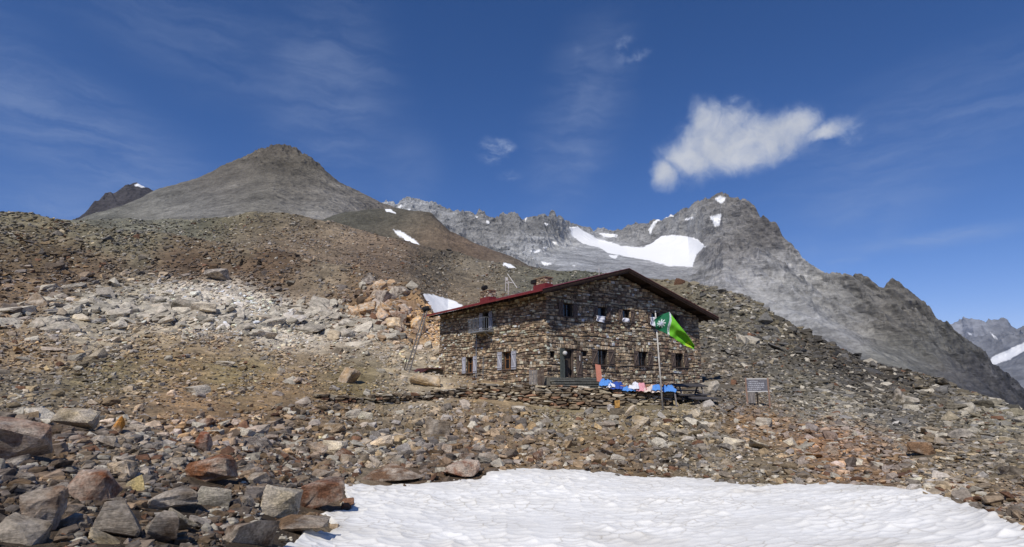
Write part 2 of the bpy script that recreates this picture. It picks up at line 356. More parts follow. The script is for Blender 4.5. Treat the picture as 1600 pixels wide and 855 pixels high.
    L.new(alpha, mx.inputs[0]); L.new(bg.outputs[0], mx.inputs[1]); L.new(bgc.outputs[0], mx.inputs[2]); L.new(mx.outputs[0], out.inputs[0])
build_sky()

# ------------------------------------------------------------------ terrain sheets
def interp_rows(rows, azg):
    R_, Z_ = [], []
    for row in rows:
        pts = sorted([(float(az_of(x, y)), r, float(at(x, y, r)[2])) for (x, y, r) in row])
        a = np.array([p[0] for p in pts]); r_ = np.array([p[1] for p in pts]); z_ = np.array([p[2] for p in pts])
        R_.append(np.interp(azg, a, r_)); Z_.append(np.interp(azg, a, z_))
    return np.array(R_), np.array(Z_)
def densify(R_, Z_, counts):          # catmull-like along the profile (log r)
    K = len(R_); lr = np.log(R_); Ro, Zo = [], []
    def pch(a, k, t):
        p0, p1, p2, p3 = a[max(k-1, 0)], a[k], a[k+1], a[min(k+2, K-1)]
        m1, m2 = (p2-p0)/2, (p3-p1)/2; d = p2-p1
        m1 = np.where(m1*d <= 0, 0, np.sign(d)*np.minimum(np.abs(m1), 3*np.abs(d))); m2 = np.where(m2*d <= 0, 0, np.sign(d)*np.minimum(np.abs(m2), 3*np.abs(d)))
        t2, t3 = t*t, t*t*t
        return (2*t3-3*t2+1)*p1+(t3-2*t2+t)*m1+(-2*t3+3*t2)*p2+(t3-t2)*m2
    for k in range(K-1):
        n = counts[k]
        for j in range(n+(1 if k == K-2 else 0)):
            t = j/n; Ro.append(np.exp(pch(lr, k, t))); Zo.append(pch(Z_, k, t))
    return np.array(Ro), np.array(Zo)
def grid_faces(nr, nc, wrap=False):
    i = np.arange(nr-1)[:, None]; j = np.arange(nc if wrap else nc-1)[None, :]; j2 = (j+1) % nc
    return np.stack([i*nc+j, i*nc+j2, (i+1)*nc+j2, (i+1)*nc+j], -1).reshape(-1, 4)[:, ::-1]

SNOW_FRONT = [(395, 900), (430, 853), (478, 832), (522, 826), (500, 806), (480, 803), (541, 794), (534, 768), (520, 753), (600, 755), (665, 752), (750, 743), (768, 729), (850, 731), (940, 735), (1000, 742), (1100, 746), (1190, 756), (1240, 753), (1330, 754), (1400, 757), (1450, 768), (1500, 784), (1560, 805), (1600, 826), (1720, 880), (1720, 2500), (300, 2500)]
ROWS_A = [
 [(0, 855, 0.7), (800, 2500, 0.7), (1600, 855, 0.7)],
 [(-200, 1000, 3.6), (400, 1100, 3.9), (800, 1180, 4.3), (1200, 1150, 4.2), (1800, 1000, 3.8)],
 [(-150, 855, 6.0), (0, 855, 6.3), (200, 855, 6.8), (400, 855, 8.0), (520, 855, 9.4), (700, 855, 9.9), (1000, 855, 9.9), (1300, 855, 9.4), (1600, 855, 8.6), (1750, 855, 8.2)],
 [(-150, 780, 8.8), (0, 780, 9.0), (200, 775, 9.8), (400, 775, 11.5), (520, 790, 13.4), (700, 800, 13.2), (1000, 800, 13.3), (1300, 800, 12.8), (1500, 800, 11.8), (1600, 800, 10.8), (1750, 800, 10.4)],
 [(-150, 710, 12.5), (0, 715, 12.5), (200, 718, 13.5), (400, 728, 15), (530, 750, 17.4), (620, 746, 18.4), (765, 728, 19.8), (900, 733, 19.6), (1000, 740, 19.2), (1200, 752, 18), (1400, 756, 16.8), (1500, 768, 15), (1600, 790, 12.2), (1750, 800, 11)],
 [(-150, 660, 19), (0, 662, 19), (200, 665, 20), (400, 680, 22), (600, 690, 26), (800, 690, 28), (1000, 690, 28), (1200, 695, 28), (1400, 708, 24), (1600, 730, 18.5), (1750, 735, 18)],
 [(-150, 626, 26), (0, 630, 26), (200, 632, 28), (400, 640, 30), (600, 645, 35), (760, 643, 37), (900, 642, 38), (1080, 641, 37.8), (1200, 648, 36.5), (1300, 665, 35), (1400, 682, 33), (1600, 703, 25.5), (1750, 715, 24)],
 [(-150, 590, 36), (0, 595, 36), (200, 597, 40), (400, 601, 41), (600, 601, 42.5), (690, 602, 44), (760, 604, 44), (820, 606, 42.5), (860, 612, 41.2), (950, 616, 42), (1050, 622, 43), (1110, 616, 43.5), (1200, 622, 47), (1300, 638, 47), (1400, 656, 45.5), (1600, 683, 36), (1750, 700, 34)],
 [(-150, 556, 50), (0, 560, 50), (200, 560, 55), (400, 560, 58), (600, 563, 60), (690, 572, 60), (760, 576, 63), (860, 588, 64), (950, 590, 66), (1050, 592, 67), (1110, 585, 65), (1200, 578, 66), (1300, 600, 65), (1400, 628, 62), (1600, 668, 50), (1750, 690, 46)],
 [(-150, 490, 75), (0, 500, 75), (200, 500, 80), (400, 510, 80), (560, 520, 76), (640, 530, 74), (690, 535, 76), (760, 530, 84), (1000, 530, 88), (1090, 525, 86), (1150, 515, 84), (1200, 533, 81), (1300, 570, 80), (1400, 603, 78), (1600, 656, 63), (1750, 683, 57)],
 [(-150, 420, 115), (0, 430, 115), (200, 440, 115), (400, 450, 108), (500, 465, 100), (600, 485, 88), (650, 497, 85), (690, 505, 90), (760, 500, 105), (900, 485, 118), (1060, 478, 115), (1150, 482, 99), (1200, 506, 94), (1300, 553, 92), (1400, 588, 90), (1600, 648, 71), (1750, 680, 63)],
 [(-150, 322, 188), (-80, 336, 187), (0, 341, 185), (60, 345, 185), (140, 357, 180), (200, 368, 172), (260, 375, 162), (330, 383, 152), (420, 389, 142), (500, 406, 132), (560, 426, 118), (600, 440, 106), (625, 443, 100), (650, 462, 97), (675, 492, 103), (700, 497, 115), (740, 486, 130), (800, 468, 145), (900, 450, 155), (1000, 441, 155), (1060, 445, 145), (1110, 453, 130), (1160, 464, 115), (1200, 484, 107), (1250, 515, 103), (1300, 541, 100), (1350, 564, 98), (1400, 580, 96), (1450, 594, 94), (1500, 609, 90), (1550, 627, 85), (1600, 643, 80), (1700, 672, 74), (1750, 684, 70)],
]
AZMAX = math.radians(49)
azd = np.linspace(-AZMAX, AZMAX, 1500)
def back_rows(R_, Z_, steps):         # the far side of a crest: falls away behind it
    for (mr, dz) in steps:
        R_ = np.vstack([R_, R_[-1]*mr]); Z_ = np.vstack([Z_, Z_[-1]-dz*R_[-2]])
    return R_, Z_
GA = {}
def build_ground():
    n_c = 60
    azc = np.linspace(AZMAX, 2*math.pi-AZMAX, n_c+2)[1:-1]
    R0, Z0 = interp_rows(ROWS_A, azd)
    R0, Z0 = back_rows(R0, Z0, [(1.3, 0.12), (2.4, 0.3), (60.0, 1.2)])
    t = (azc-AZMAX)/(2*math.pi-2*AZMAX); t = (t*t*(3-2*t))[None, :]
    Rb = R0[:, -1:]*(1-t)+R0[:, :1]*t; Zb = Z0[:, -1:]*(1-t)+Z0[:, :1]*t
    Rr, Zr = np.hstack([R0, Rb]), np.hstack([Z0, Zb])
    az = np.concatenate([azd, azc])
    counts = [6, 16, 40, 44, 44, 38, 30, 50, 60, 70, 90, 12, 6, 4]
    Rg, Zg = densify(Rr, Zr, counts)
    X, Y = Rg*np.sin(az)[None], Rg*np.cos(az)[None]
    base = Zg.copy()
    amp = np.clip(Rg/45., 0.09, 1.9)*(1-sstep(240, 400, Rg))
    n1 = fbm(X/9, Y/9, X*0+1.3, 5); n2 = fbm(X/1.6, Y/1.6, X*0+4.1, 4); n3 = ridged(X/28, Y/28, X*0+8.8, 4)
    px, py = proj(X, Y, Zg)
    inside = np.abs(az)[None] < AZMAX+1e-6
    hutm = hut_mask(X, Y)
    rugged = np.exp(-(((px-620)/70)**2+((py-480)/45)**2))*1.6+np.exp(-(((px-380)/240)**2+((py-500)/32)**2))*1.3
    Zn = amp*(0.9*n1+0.28*n2+(0.7+rugged*1.2)*(n3-0.45)*sstep(25, 70, Rg))
    f1, f2, hid = worley(X/0.8+n2, Y/0.8, 3); Zn += np.clip(Rg/60, 0.05, 0.5)*0.35*((hid/255.-.5)*sstep(0, .15, f2-f1)+0.3)*(Rg < 260)
    f1, f2, hid = worley(X/2.7+n1, Y/2.7+n2*.5, 9); Zn += sstep(45, 90, Rg)*0.5*((hid/255.-.5)*sstep(0, .2, f2-f1))*(Rg < 260)
    f1, f2, hid = worley(X/7+n1, Y/7+n2*.3, 5); Zn += sstep(70, 110, Rg)*(0.5+rugged)*1.0*((hid/255.-.5)*sstep(0, .12, f2-f1))*(Rg < 260)
    Zn *= (1-hutm*0.92)
    sdp = np.where(inside & (Y > 0.2), sdf_poly(px, py, SNOW_FRONT), -99.)
    sm = sstep(2, 22, sdp)
    Z = base+Zn-0.4*sm
    px2, py2 = proj(X, Y, Z)
    wx = px+30*fbm(X/12, Y/12, X*0+2, 3)*np.clip(40/Rg, .3, 1)*2; wy = py+22*fbm(X/12, Y/12, X*0+7, 3)*2
    col = ground_col(wx, wy)
    mot = 1+0.5*fbm(X/3.1, Y/3.1, X*0+3, 5)*2
    col = col*np.clip(mot, .5, 1.6)[..., None]
    snowm = np.zeros_like(X)
    GA.update(X=X, Y=Y, Z=Z, base=base, R=Rg, az=az, px=px2, py=py2, n=len(azd), col=col, sd=sdp, hut=hutm)
    V = np.stack([X, Y, Z], -1).reshape(-1, 3)
    o = meshobj('ground', V, grid_faces(*X.shape, wrap=True), M['ground'], smooth=True, cols=col.reshape(-1, 3), attrs={'snow': snowm.ravel()})
    tag(o, kind='structure')
C0 = np.array([2.5434, 41.9229, 0.0]); AU = math.radians(55.163754)
HU = np.array([math.sin(AU), math.cos(AU), 0]); HV = np.array([-HU[1], HU[0], 0])
HW, HL = 17.67, 16.74
def to_local(X, Y):
    dx, dy = X-C0[0], Y-C0[1]; return dx*HU[0]+dy*HU[1], dx*HV[0]+dy*HV[1]
def hut_mask(X, Y):
    s, d = to_local(X, Y)
    q = np.maximum(np.maximum(-1.0-s, s-HW-1.0), np.maximum(-3.0-d, d-HL-1)); return 1-sstep(0, 3, q)
ANCH_A = [(60, 345, (114, 110, 92)), (200, 370, (114, 111, 94)), (330, 372, (114, 107, 90)), (60, 392, (98, 86, 68)), (300, 402, (94, 79, 64)), (450, 425, (97, 82, 66)), (150, 440, (107, 91, 73)),
 (60, 475, (118, 102, 82)), (180, 462, (146, 143, 128)), (330, 490, (196, 192, 182)), (270, 480, (186, 181, 168)), (420, 505, (192, 188, 176)), (500, 515, (186, 181, 168)), (560, 530, (155, 150, 138)), (110, 500, (160, 155, 140)), (230, 515, (150, 140, 120)),
 (60, 540, (143, 127, 102)), (350, 545, (142, 126, 100)), (480, 560, (145, 130, 105)), (250, 565, (138, 122, 93)), (180, 592, (124, 116, 90)), (380, 585, (126, 117, 86)), (60, 605, (130, 122, 104)), (560, 590, (125, 115, 85)),
 (300, 640, (142, 120, 92)), (430, 612, (140, 120, 92)), (200, 640, (135, 120, 98)), (500, 645, (125, 110, 88)), (60, 700, (98, 86, 73)), (200, 720, (108, 100, 88)), (300, 800, (82, 72, 60)), (100, 820, (82, 72, 60)), (450, 720, (105, 92, 76)),
 (600, 690, (128, 118, 100)), (800, 690, (134, 118, 95)), (950, 690, (128, 112, 88)), (900, 655, (130, 122, 98)), (1050, 652, (132, 124, 102)), (1100, 700, (124, 116, 98)), (700, 730, (95, 82, 68)), (1000, 725, (110, 98, 80)),
 (1200, 668, (132, 112, 88)), (1290, 690, (142, 113, 86)), (1360, 715, (134, 114, 92)), (1200, 720, (128, 118, 98)), (1130, 600, (102, 97, 88)), (1250, 610, (104, 103, 94)), (1200, 530, (98, 97, 86)), (1140, 490, (102, 100, 88)), (1180, 560, (98, 96, 89)),
 (1240, 535, (76, 73, 65)), (1310, 575, (72, 71, 67)), (1300, 640, (125, 124, 114)), (1370, 600, (80, 78, 73)), (1400, 650, (110, 109, 103)), (1450, 615, (88, 84, 72)), (1510, 650, (118, 115, 102)), (1560, 660, (120, 120, 108)), (1550, 710, (120, 114, 98)), (1480, 740, (142, 132, 112)), (1580, 790, (130, 116, 95)), (1480, 700, (118, 108, 90)),
 (595, 470, (160, 130, 92)), (630, 490, (170, 140, 100)), (660, 515, (180, 150, 108)), (640, 455, (80, 68, 56)), (620, 445, (120, 115, 105)), (600, 510, (120, 100, 80)), (650, 560, (168, 160, 142)), (655, 590, (165, 155, 135)), (560, 440, (108, 88, 68)), (520, 435, (130, 125, 110)), (520, 480, (110, 94, 76)),
 (800, 520, (110, 100, 85)), (1000, 480, (105, 100, 84)), (760, 610, (140, 125, 100))]
def ground_col(x, y):
    c = rbf(x, y, ANCH_A, 36.); g = c.mean(-1, keepdims=True)
    return (g+(c-g)*0.95)*np.array([1.22, 1.13, 1.01])
build_ground()

def ground_px(x, y):                   # where the sight line meets the ground sheet
    a = float(az_of(x, y)); j = int(np.clip(np.searchsorted(azd, a), 1, GA['n']-1))
    el = GA['Z'][:, j]/GA['R'][:, j]; dx, dy, dz = ray(x, y); e = dz/np.hypot(dx, dy)
    k = np.argmax(el[14:] >= e)+14
    r = GA['R'][k, j]; return np.array([r*math.sin(a), r*math.cos(a), GA['Z'][k, j]]), r
def ground_xy(X, Y):
    a, r = math.atan2(X, Y), math.hypot(X, Y); j = int(np.clip(np.searchsorted(azd, a), 0, GA['n']-1))
    return float(np.interp(r, GA['R'][:, j], GA['Z'][:, j]))

def sheet(name, rows, counts, amp_fn, anchors, mat, snow=None, xr=None, sig=60., mott=0.35, mot_s=30., back=((1.25, 0.18), (2.0, 0.5)), label=None, ncol=1500, radial=0.0, tint=0.92):
    if xr: a0, a1 = xr
    else: a0, a1 = -AZMAX, AZMAX
    ag = np.linspace(a0, a1, ncol)
    R_, Z_ = interp_rows(rows, ag); R_, Z_ = back_rows(R_, Z_, list(back))
    Rg, Zg = densify(R_, Z_, list(counts)+[8]*len(back))
    X, Y = Rg*np.sin(ag)[None], Rg*np.cos(ag)[None]
    px, py = proj(X, Y, Zg)
    tt = np.linspace(0, 1, Rg.shape[0])[:, None]+X*0
    dz = amp_fn(X, Y, Zg, Rg, px, py); Z = Zg+dz
    if radial: X, Y = X*(1-radial*dz/Rg), Y*(1-radial*dz/Rg)
    px, py = proj(X, Y, Z)
    nz = fbm(X/mot_s, Y/mot_s, Z/mot_s, 5)
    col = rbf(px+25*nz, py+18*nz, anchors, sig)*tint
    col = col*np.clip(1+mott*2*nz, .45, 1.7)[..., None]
    sn = np.zeros_like(X)
    if snow:
        jx = 7.0*fbm(X/(mot_s*.30), Y/(mot_s*.30), Z/(mot_s*.30), 5, gain=.65)*2
        for poly in snow: sn = np.maximum(sn, sstep(-0.5, 0.8, sdf_poly(px, py, poly)+jx*min(1.0, 0.35)))
    o = meshobj(name, np.stack([X, Y, Z], -1).reshape(-1, 3), grid_faces(*X.shape), mat, smooth=True, cols=col.reshape(-1, 3), attrs={'snow': sn.ravel()})
    tag(o, kind='structure')
    return dict(X=X, Y=Y, Z=Z, px=px, py=py, R=Rg, col=col, sn=sn)

# slope behind the first crest
def ampB(X, Y, Z, R, px, py):
    rug = np.exp(-(((px-400)/60)**2+((py-345)/18)**2))+np.exp(-(((px-680)/45)**2+((py-402)/10)**2))*1.4
    return 2.2*fbm(X/30, Y/30, Z*0+2, 5)+1.6*(ridged(X/40, Y/40, Z*0, 4)-.45)+0.6*fbm(X/5, Y/5, Z*0+3, 4)+rug*4*(ridged(X/22, Y/22, Z/22, 4)-.4)
ROWS_B = [
 [(-150, 440, 195), (140, 405, 186), (260, 405, 170), (420, 415, 150), (560, 455, 125), (640, 500, 106), (700, 520, 122), (800, 505, 150), (1000, 485, 160), (1150, 510, 125), (1230, 590, 120)],
 [(-150, 420, 235), (140, 378, 240), (260, 381, 225), (420, 386, 200), (560, 418, 172), (600, 432, 158), (640, 450, 135), (700, 482, 150), (800, 455, 185), (1000, 458, 190), (1150, 482, 150), (1230, 570, 140)],
 [(-150, 410, 275), (140, 364, 300), (260, 364, 290), (350, 366, 272), (420, 362, 255), (560, 390, 232), (640, 418, 195), (700, 450, 200), (800, 430, 232), (1000, 449, 220), (1150, 480, 170), (1230, 560, 160)],
 [(-150, 400, 330), (100, 350, 360), (140, 347, 360), (200, 349, 360), (300, 349, 345), (345, 346, 325), (375, 338, 312), (400, 333, 305), (440, 336, 300), (470, 342, 300), (520, 353, 300), (560, 365, 295), (600, 376, 290), (650, 390, 280), (700, 401, 270), (740, 407, 265), (800, 417, 265), (850, 424, 262), (880, 427, 258), (905, 427, 255), (940, 431, 250), (1000, 441, 240), (1060, 453, 220), (1150, 482, 190), (1230, 540, 180)]]
ANCH_B = [(160, 352, (115, 112, 96)), (260, 358, (116, 113, 97)), (340, 352, (112, 108, 86)), (400, 340, (104, 98, 78)), (460, 352, (118, 106, 86)), (400, 368, (135, 118, 96)), (500, 378, (138, 122, 100)), (480, 400, (130, 112, 90)), (580, 400, (130, 112, 92)), (600, 385, (122, 106, 88)), (600, 425, (118, 98, 78)), (680, 402, (72, 64, 54)), (700, 420, (112, 104, 88)), (660, 440, (108, 98, 82)), (720, 450, (135, 118, 95)), (740, 425, (122, 112, 95)), (800, 430, (112, 106, 90)), (850, 440, (105, 102, 86)), (900, 435, (90, 90, 76)), (1050, 450, (98, 98, 80))]
GB = sheet('hillside', ROWS_B, [30, 50, 60], ampB, ANCH_B, M['slope'], sig=38, mot_s=14., mott=0.4, tint=1.12, xr=(-AZMAX, float(az_of(1228, 500))),
           snow=[[(659, 458), (668, 459), (690, 464), (706, 468), (724, 477), (700, 500), (672, 500), (664, 478)], [(786, 409), (797, 412), (806, 419), (793, 419), (786, 415)]])
def ampC(X, Y, Z, R, px, py): return 3.2*fbm(X/60, Y/60, Z*0+2, 5)+2.0*(ridged(X/45, Y/45, Z*0, 4)-.45)+0.8*fbm(X/8, Y/8, Z*0+3, 4)
ROWS_C = [[(380, 430, 320), (560, 425, 320), (700, 450, 300), (900, 480, 280), (1000, 560, 280)], [(380, 400, 380), (560, 375, 390), (650, 390, 370), (700, 410, 350), (900, 460, 320), (1000, 530, 320)],
          [(380, 372, 460), (450, 360, 480), (500, 351, 480), (540, 336, 480), (581, 332, 480), (620, 331, 470), (650, 334, 465), (675, 339, 460), (690, 352, 450), (703, 366, 440), (744, 384, 420), (785, 398, 400), (805, 408, 390), (825, 418, 380), (866, 426, 360), (900, 436, 350), (950, 460, 340), (1000, 500, 330)]]
GC = sheet('dark_ridge', ROWS_C, [30, 60], ampC, [(500, 370, (98, 95, 80)), (560, 345, (98, 96, 84)), (620, 345, (96, 93, 80)), (600, 370, (106, 98, 84)), (660, 365, (112, 98, 80)), (700, 390, (118, 100, 82)), (760, 400, (116, 98, 82)), (800, 415, (108, 98, 84)), (850, 425, (104, 99, 85))], M['slope'], sig=45, mot_s=25., xr=(-0.46, float(az_of(998, 500))),
           snow=[[(613, 358), (625, 361), (640, 370), (652, 379), (665, 390), (652, 389), (636, 378), (618, 364)], [(600, 326), (610, 327), (618, 333), (604, 331)]], ncol=1000)
def ampD(X, Y, Z, R, px, py):
    crest = sstep(280, 235, py)
    return 11*fbm(X/150, Y/150, Z*0+2, 5)*(0.1+0.9*sstep(0, 60, py-262))+5*(ridged(X/95, Y/95, Z/200, 5)-.45)+5.5*fbm(X/26, Y/26, Z/26, 5)+crest*11*(ridged(X/24, Y/24, Z/24, 4)-.45)
ROWS_D = [[(-50, 430, 460), (200, 420, 460), (400, 410, 450), (600, 400, 450), (700, 440, 450)],
          [(-50, 415, 600), (100, 385, 600), (200, 368, 620), (300, 345, 640), (400, 325, 650), (430, 322, 650), (520, 335, 640), (600, 368, 600), (700, 425, 560)],
          [(-50, 405, 720), (100, 362, 760), (200, 340, 800), (300, 310, 820), (400, 279, 830), (430, 275, 830), (500, 290, 800), (560, 322, 760), (600, 345, 740), (700, 410, 640)],
          [(-50, 400, 840), (60, 370, 880), (120, 352, 900), (150, 342, 920), (200, 323, 950), (250, 302, 980), (300, 286, 1000), (350, 266, 1010), (385, 253, 1020), (400, 245, 1020), (412, 240, 1020), (422, 235, 1020), (432, 235, 1020), (446, 238, 1020), (460, 241, 1010), (476, 249, 990), (496, 261, 980), (512, 276, 960), (530, 291, 940), (560, 309, 920), (600, 329, 900), (625, 336, 880), (660, 358, 850), (700, 400, 760)]]
GD = sheet('scree_mountain', ROWS_D, [20, 70, 90], ampD, [(150, 345, (112, 110, 100)), (250, 320, (116, 113, 104)), (350, 280, (112, 106, 96)), (430, 240, (96, 88, 78)), (430, 262, (104, 98, 84)), (400, 300, (116, 112, 102)), (480, 270, (104, 98, 86)), (520, 300, (116, 110, 98)), (500, 325, (152, 148, 140)), (540, 320, (140, 136, 128)), (440, 320, (118, 114, 104)), (320, 320, (122, 119, 112)), (350, 262, (104, 98, 88)), (580, 325, (110, 100, 88)), (470, 300, (112, 104, 92))], M['cone'], sig=40, mot_s=45., mott=.38, tint=1.02, xr=(-0.80, float(az_of(699, 400))), ncol=1300)
def ampE(X, Y, Z, R, px, py): return 70*(ridged(X/200, Y/260, Z/260, 6)-.5)
ROWS_E = [[(60, 400, 1700), (330, 400, 1700)], [(60, 385, 2000), (140, 355, 2000), (215, 330, 2000), (330, 385, 2000)], [(60, 360, 2300), (110, 345, 2300), (124, 338, 2300), (140, 329, 2320), (160, 319, 2340), (175, 313, 2350), (190, 299, 2350), (205, 291, 2350), (218, 286, 2360), (234, 286, 2350), (246, 292, 2350), (257, 299, 2320), (290, 322, 2300), (330, 350, 2300)]]
GE = sheet('distant_dark_peak', ROWS_E, [40, 90], ampE, [(150, 330, (76, 72, 72)), (220, 300, (78, 74, 74))], M['peak'], mot_s=150., xr=(-0.82, -0.42), ncol=420,
           snow=[[(210, 290), (219, 285), (236, 286), (247, 291), (241, 293), (232, 289), (222, 294)]])
# the grey range with its cirque and glacier
def ampF(X, Y, Z, R, px, py):
    hi = sstep(430, 350, py); right = sstep(1080, 1200, px); snowfield = np.exp(-np.clip(-sdf_poly(px, py, F_SNOW[0])/9, 0, 9))*(1-hi*0)
    a = X/420+0.35*fbm(X/300, Y/300, Z/300, 3)
    big = 120*(ridged(a, Y/900, Z/700, 6, gain=.52)-.5)
    dip = 62*(ridged((X+Z*1.2)/170, Y/600, (Z-X*.5)/260, 5)-.5)
    fine = 34*(ridged(X/70, Y/90, Z/110, 5, gain=.6)-.5)*(1-.35*right)+7*fbm(X/14, Y/14, Z/22, 3)
    lowsoft = sstep(0.0, 1.0, np.clip((px-820)/60, 0, 1)*np.clip((1090-px)/40, 0, 1))*sstep(372, 392, py)
    k = (1-0.85*snowfield)*(1-0.8*lowsoft)
    return (big*(0.55+0.45*sstep(1000, 700, R)*0+0.0)*(1-0.35*right)+dip*(0.4+1.35*right)+fine)*k*np.clip((R-650)/700, 0.1, 1)*0.62
F_SNOW = [[(889, 355), (902, 354), (931, 372), (955, 378), (972, 385), (1005, 386), (1018, 380), (1033, 369), (1060, 367), (1078, 370), (1090, 374), (1102, 385), (1088, 398), (1082, 417), (1045, 416), (1012, 407), (980, 402), (951, 396), (937, 387), (910, 381), (894, 369)],
          [(935, 364), (967, 366), (964, 371), (944, 371)], [(1115, 310), (1125, 306), (1136, 309), (1128, 318), (1120, 314)], [(1108, 338), (1126, 335), (1125, 353), (1117, 354), (1113, 345)],
          [(1020, 346), (1049, 334), (1052, 338), (1028, 345), (1016, 367), (1013, 360)], [(615, 329), (630, 317), (626, 325), (618, 330)], [(598, 325), (612, 328), (616, 334), (603, 331)], [(630, 333), (641, 326), (641, 333)],
          [(828, 392), (844, 391), (836, 397)], [(846, 386), (858, 386), (852, 389)], [(846, 409), (864, 412), (856, 415), (850, 414)], [(951, 398), (966, 399), (962, 404), (954, 403)], [(893, 414), (900, 414), (897, 417)], [(741, 337), (747, 338), (745, 341)], [(759, 343), (766, 346), (764, 351), (760, 349)], [(851, 349), (856, 350), (854, 354)], [(818, 335), (824, 340), (821, 346)], [(864, 378), (872, 379), (868, 382)], [(672, 344), (682, 345), (680, 348), (673, 346)], [(1070, 343), (1082, 338), (1084, 341), (1074, 345)], [(805, 402), (812, 400), (808, 404)]]
ROWS_F = [
 [(500, 480, 620), (800, 480, 640), (1000, 490, 640), (1100, 510, 600), (1300, 590, 520), (1500, 670, 480), (1600, 710, 460), (1800, 800, 460)],
 [(500, 440, 1000), (700, 430, 1050), (800, 436, 1100), (880, 425, 1150), (960, 440, 1100), (1060, 448, 1050), (1120, 470, 900), (1200, 505, 850), (1300, 540, 800), (1400, 575, 800), (1500, 615, 800), (1600, 662, 800), (1800, 770, 800)],
 [(500, 400, 1500), (650, 385, 1500), (760, 398, 1500), (820, 404, 1550), (900, 398, 1700), (960, 408, 1650), (1050, 419, 1600), (1090, 421, 1450), (1130, 410, 1250), (1220, 450, 1150), (1300, 490, 1120), (1400, 515, 1120), (1480, 555, 1200), (1560, 610, 1250), (1600, 645, 1250), (1800, 760, 1200)],
 [(500, 380, 1900), (600, 358, 1950), (650, 345, 1950), (720, 358, 1900), (790, 368, 1850), (850, 358, 1850), (895, 372, 2250), (935, 380, 2350), (980, 388, 2250), (1030, 380, 2200), (1075, 376, 2050), (1100, 365, 1750), (1130, 355, 1650), (1200, 395, 1550), (1260, 435, 1480), (1330, 462, 1450), (1400, 482, 1480), (1450, 510, 1550), (1520, 565, 1650), (1600, 630, 1700), (1800, 750, 1600)],
 [(500, 370, 2350), (560, 345, 2350), (599, 327, 2350), (618, 324, 2350), (626, 318, 2350), (634, 313, 2340), (650, 309, 2320), (664, 310, 2300), (679, 310, 2280), (690, 315, 2270), (699, 320, 2260), (711, 325, 2250), (724, 329, 2240), (736, 334, 2220), (744, 338, 2210), (749, 332, 2200), (754, 333, 2200), (760, 339, 2200), (766, 342, 2200), (773, 343, 2200), (780, 341, 2190), (786, 336, 2190), (793, 337, 2180), (799, 332, 2180), (805, 333, 2170), (812, 332, 2170), (818, 336, 2170), (825, 334, 2160), (836, 331, 2160), (846, 327, 2160), (855, 328, 2160), (862, 325, 2170), (870, 328, 2200), (878, 333, 2250), (884, 341, 2350), (890, 345, 2450), (900, 349, 2550), (911, 355, 2650), (922, 359, 2700), (931, 365, 2750), (939, 365, 2800), (967, 366, 2750), (974, 360, 2700), (988, 351, 2600), (1002, 348, 2550), (1016, 347, 2500), (1030, 343, 2450), (1045, 338, 2400), (1055, 331, 2350), (1065, 326, 2300), (1075, 320, 2250), (1085, 316, 2220), (1100, 311, 2200), (1114, 308, 2180), (1128, 306, 2150), (1138, 310, 2120), (1150, 318, 2080), (1165, 326, 2040), (1180, 334, 2000), (1195, 346, 1980), (1208, 360, 1950), (1218, 371, 1930), (1232, 386, 1910), (1248, 402, 1890), (1262, 416, 1880), (1277, 429, 1870), (1290, 436, 1860), (1303, 438, 1860), (1314, 437, 1860), (1324, 438, 1860), (1343, 442, 1860), (1362, 448, 1870), (1374, 453, 1880), (1387, 455, 1900), (1396, 456, 1910), (1408, 460, 1930), (1425, 470, 1970), (1436, 475, 2010), (1446, 484, 2060), (1456, 496, 2110), (1467, 507, 2160), (1480, 514, 2230), (1496, 526, 2300), (1510, 535, 2360), (1526, 547, 2420), (1538, 560, 2460), (1551, 577, 2500), (1565, 586, 2530), (1580, 598, 2560), (1600, 614, 2600), (1650, 650, 2600), (1800, 745, 2500)]]
ANCH_F = [(640, 325, (136, 136, 134)), (680, 350, (140, 140, 138)), (740, 350, (116, 114, 110)), (800, 350, (118, 116, 112)), (860, 345, (122, 121, 118)), (830, 390, (150, 150, 148)), (900, 395, (150, 150, 149)), (880, 420, (132, 132, 130)), (950, 425, (140, 140, 139)), (1010, 355, (124, 122, 118)), (1060, 350, (130, 129, 126)), (1120, 325, (112, 108, 102)), (1100, 350, (136, 135, 132)), (1040, 425, (138, 137, 135)), (1140, 380, (112, 108, 103)), (1180, 420, (146, 144, 141)), (1180, 350, (108, 104, 99)), (1240, 450, (156, 154, 149)), (1300, 480, (140, 138, 133)), (1300, 520, (150, 148, 144)), (1250, 500, (150, 149, 146)), (1380, 500, (110, 106, 98)), (1400, 560, (118, 116, 108)), (1460, 540, (92, 90, 84)), (1500, 580, (82, 80, 78)), (1560, 600, (74, 73, 74)), (1600, 650, (70, 69, 70)), (1350, 450, (104, 100, 92)), (1420, 480, (104, 100, 92))]  # dark anchors at far right: cloud shadow partly put into the rock colour
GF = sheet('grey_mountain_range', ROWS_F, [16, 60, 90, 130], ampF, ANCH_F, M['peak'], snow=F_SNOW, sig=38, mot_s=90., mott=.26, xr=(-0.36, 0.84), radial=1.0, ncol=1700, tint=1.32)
def ampG(X, Y, Z, R, px, py): return 230*(ridged(X/900, Y/900, Z/800, 7, gain=.58)-.5)*np.clip((R-4000)/2500, 0, 1)
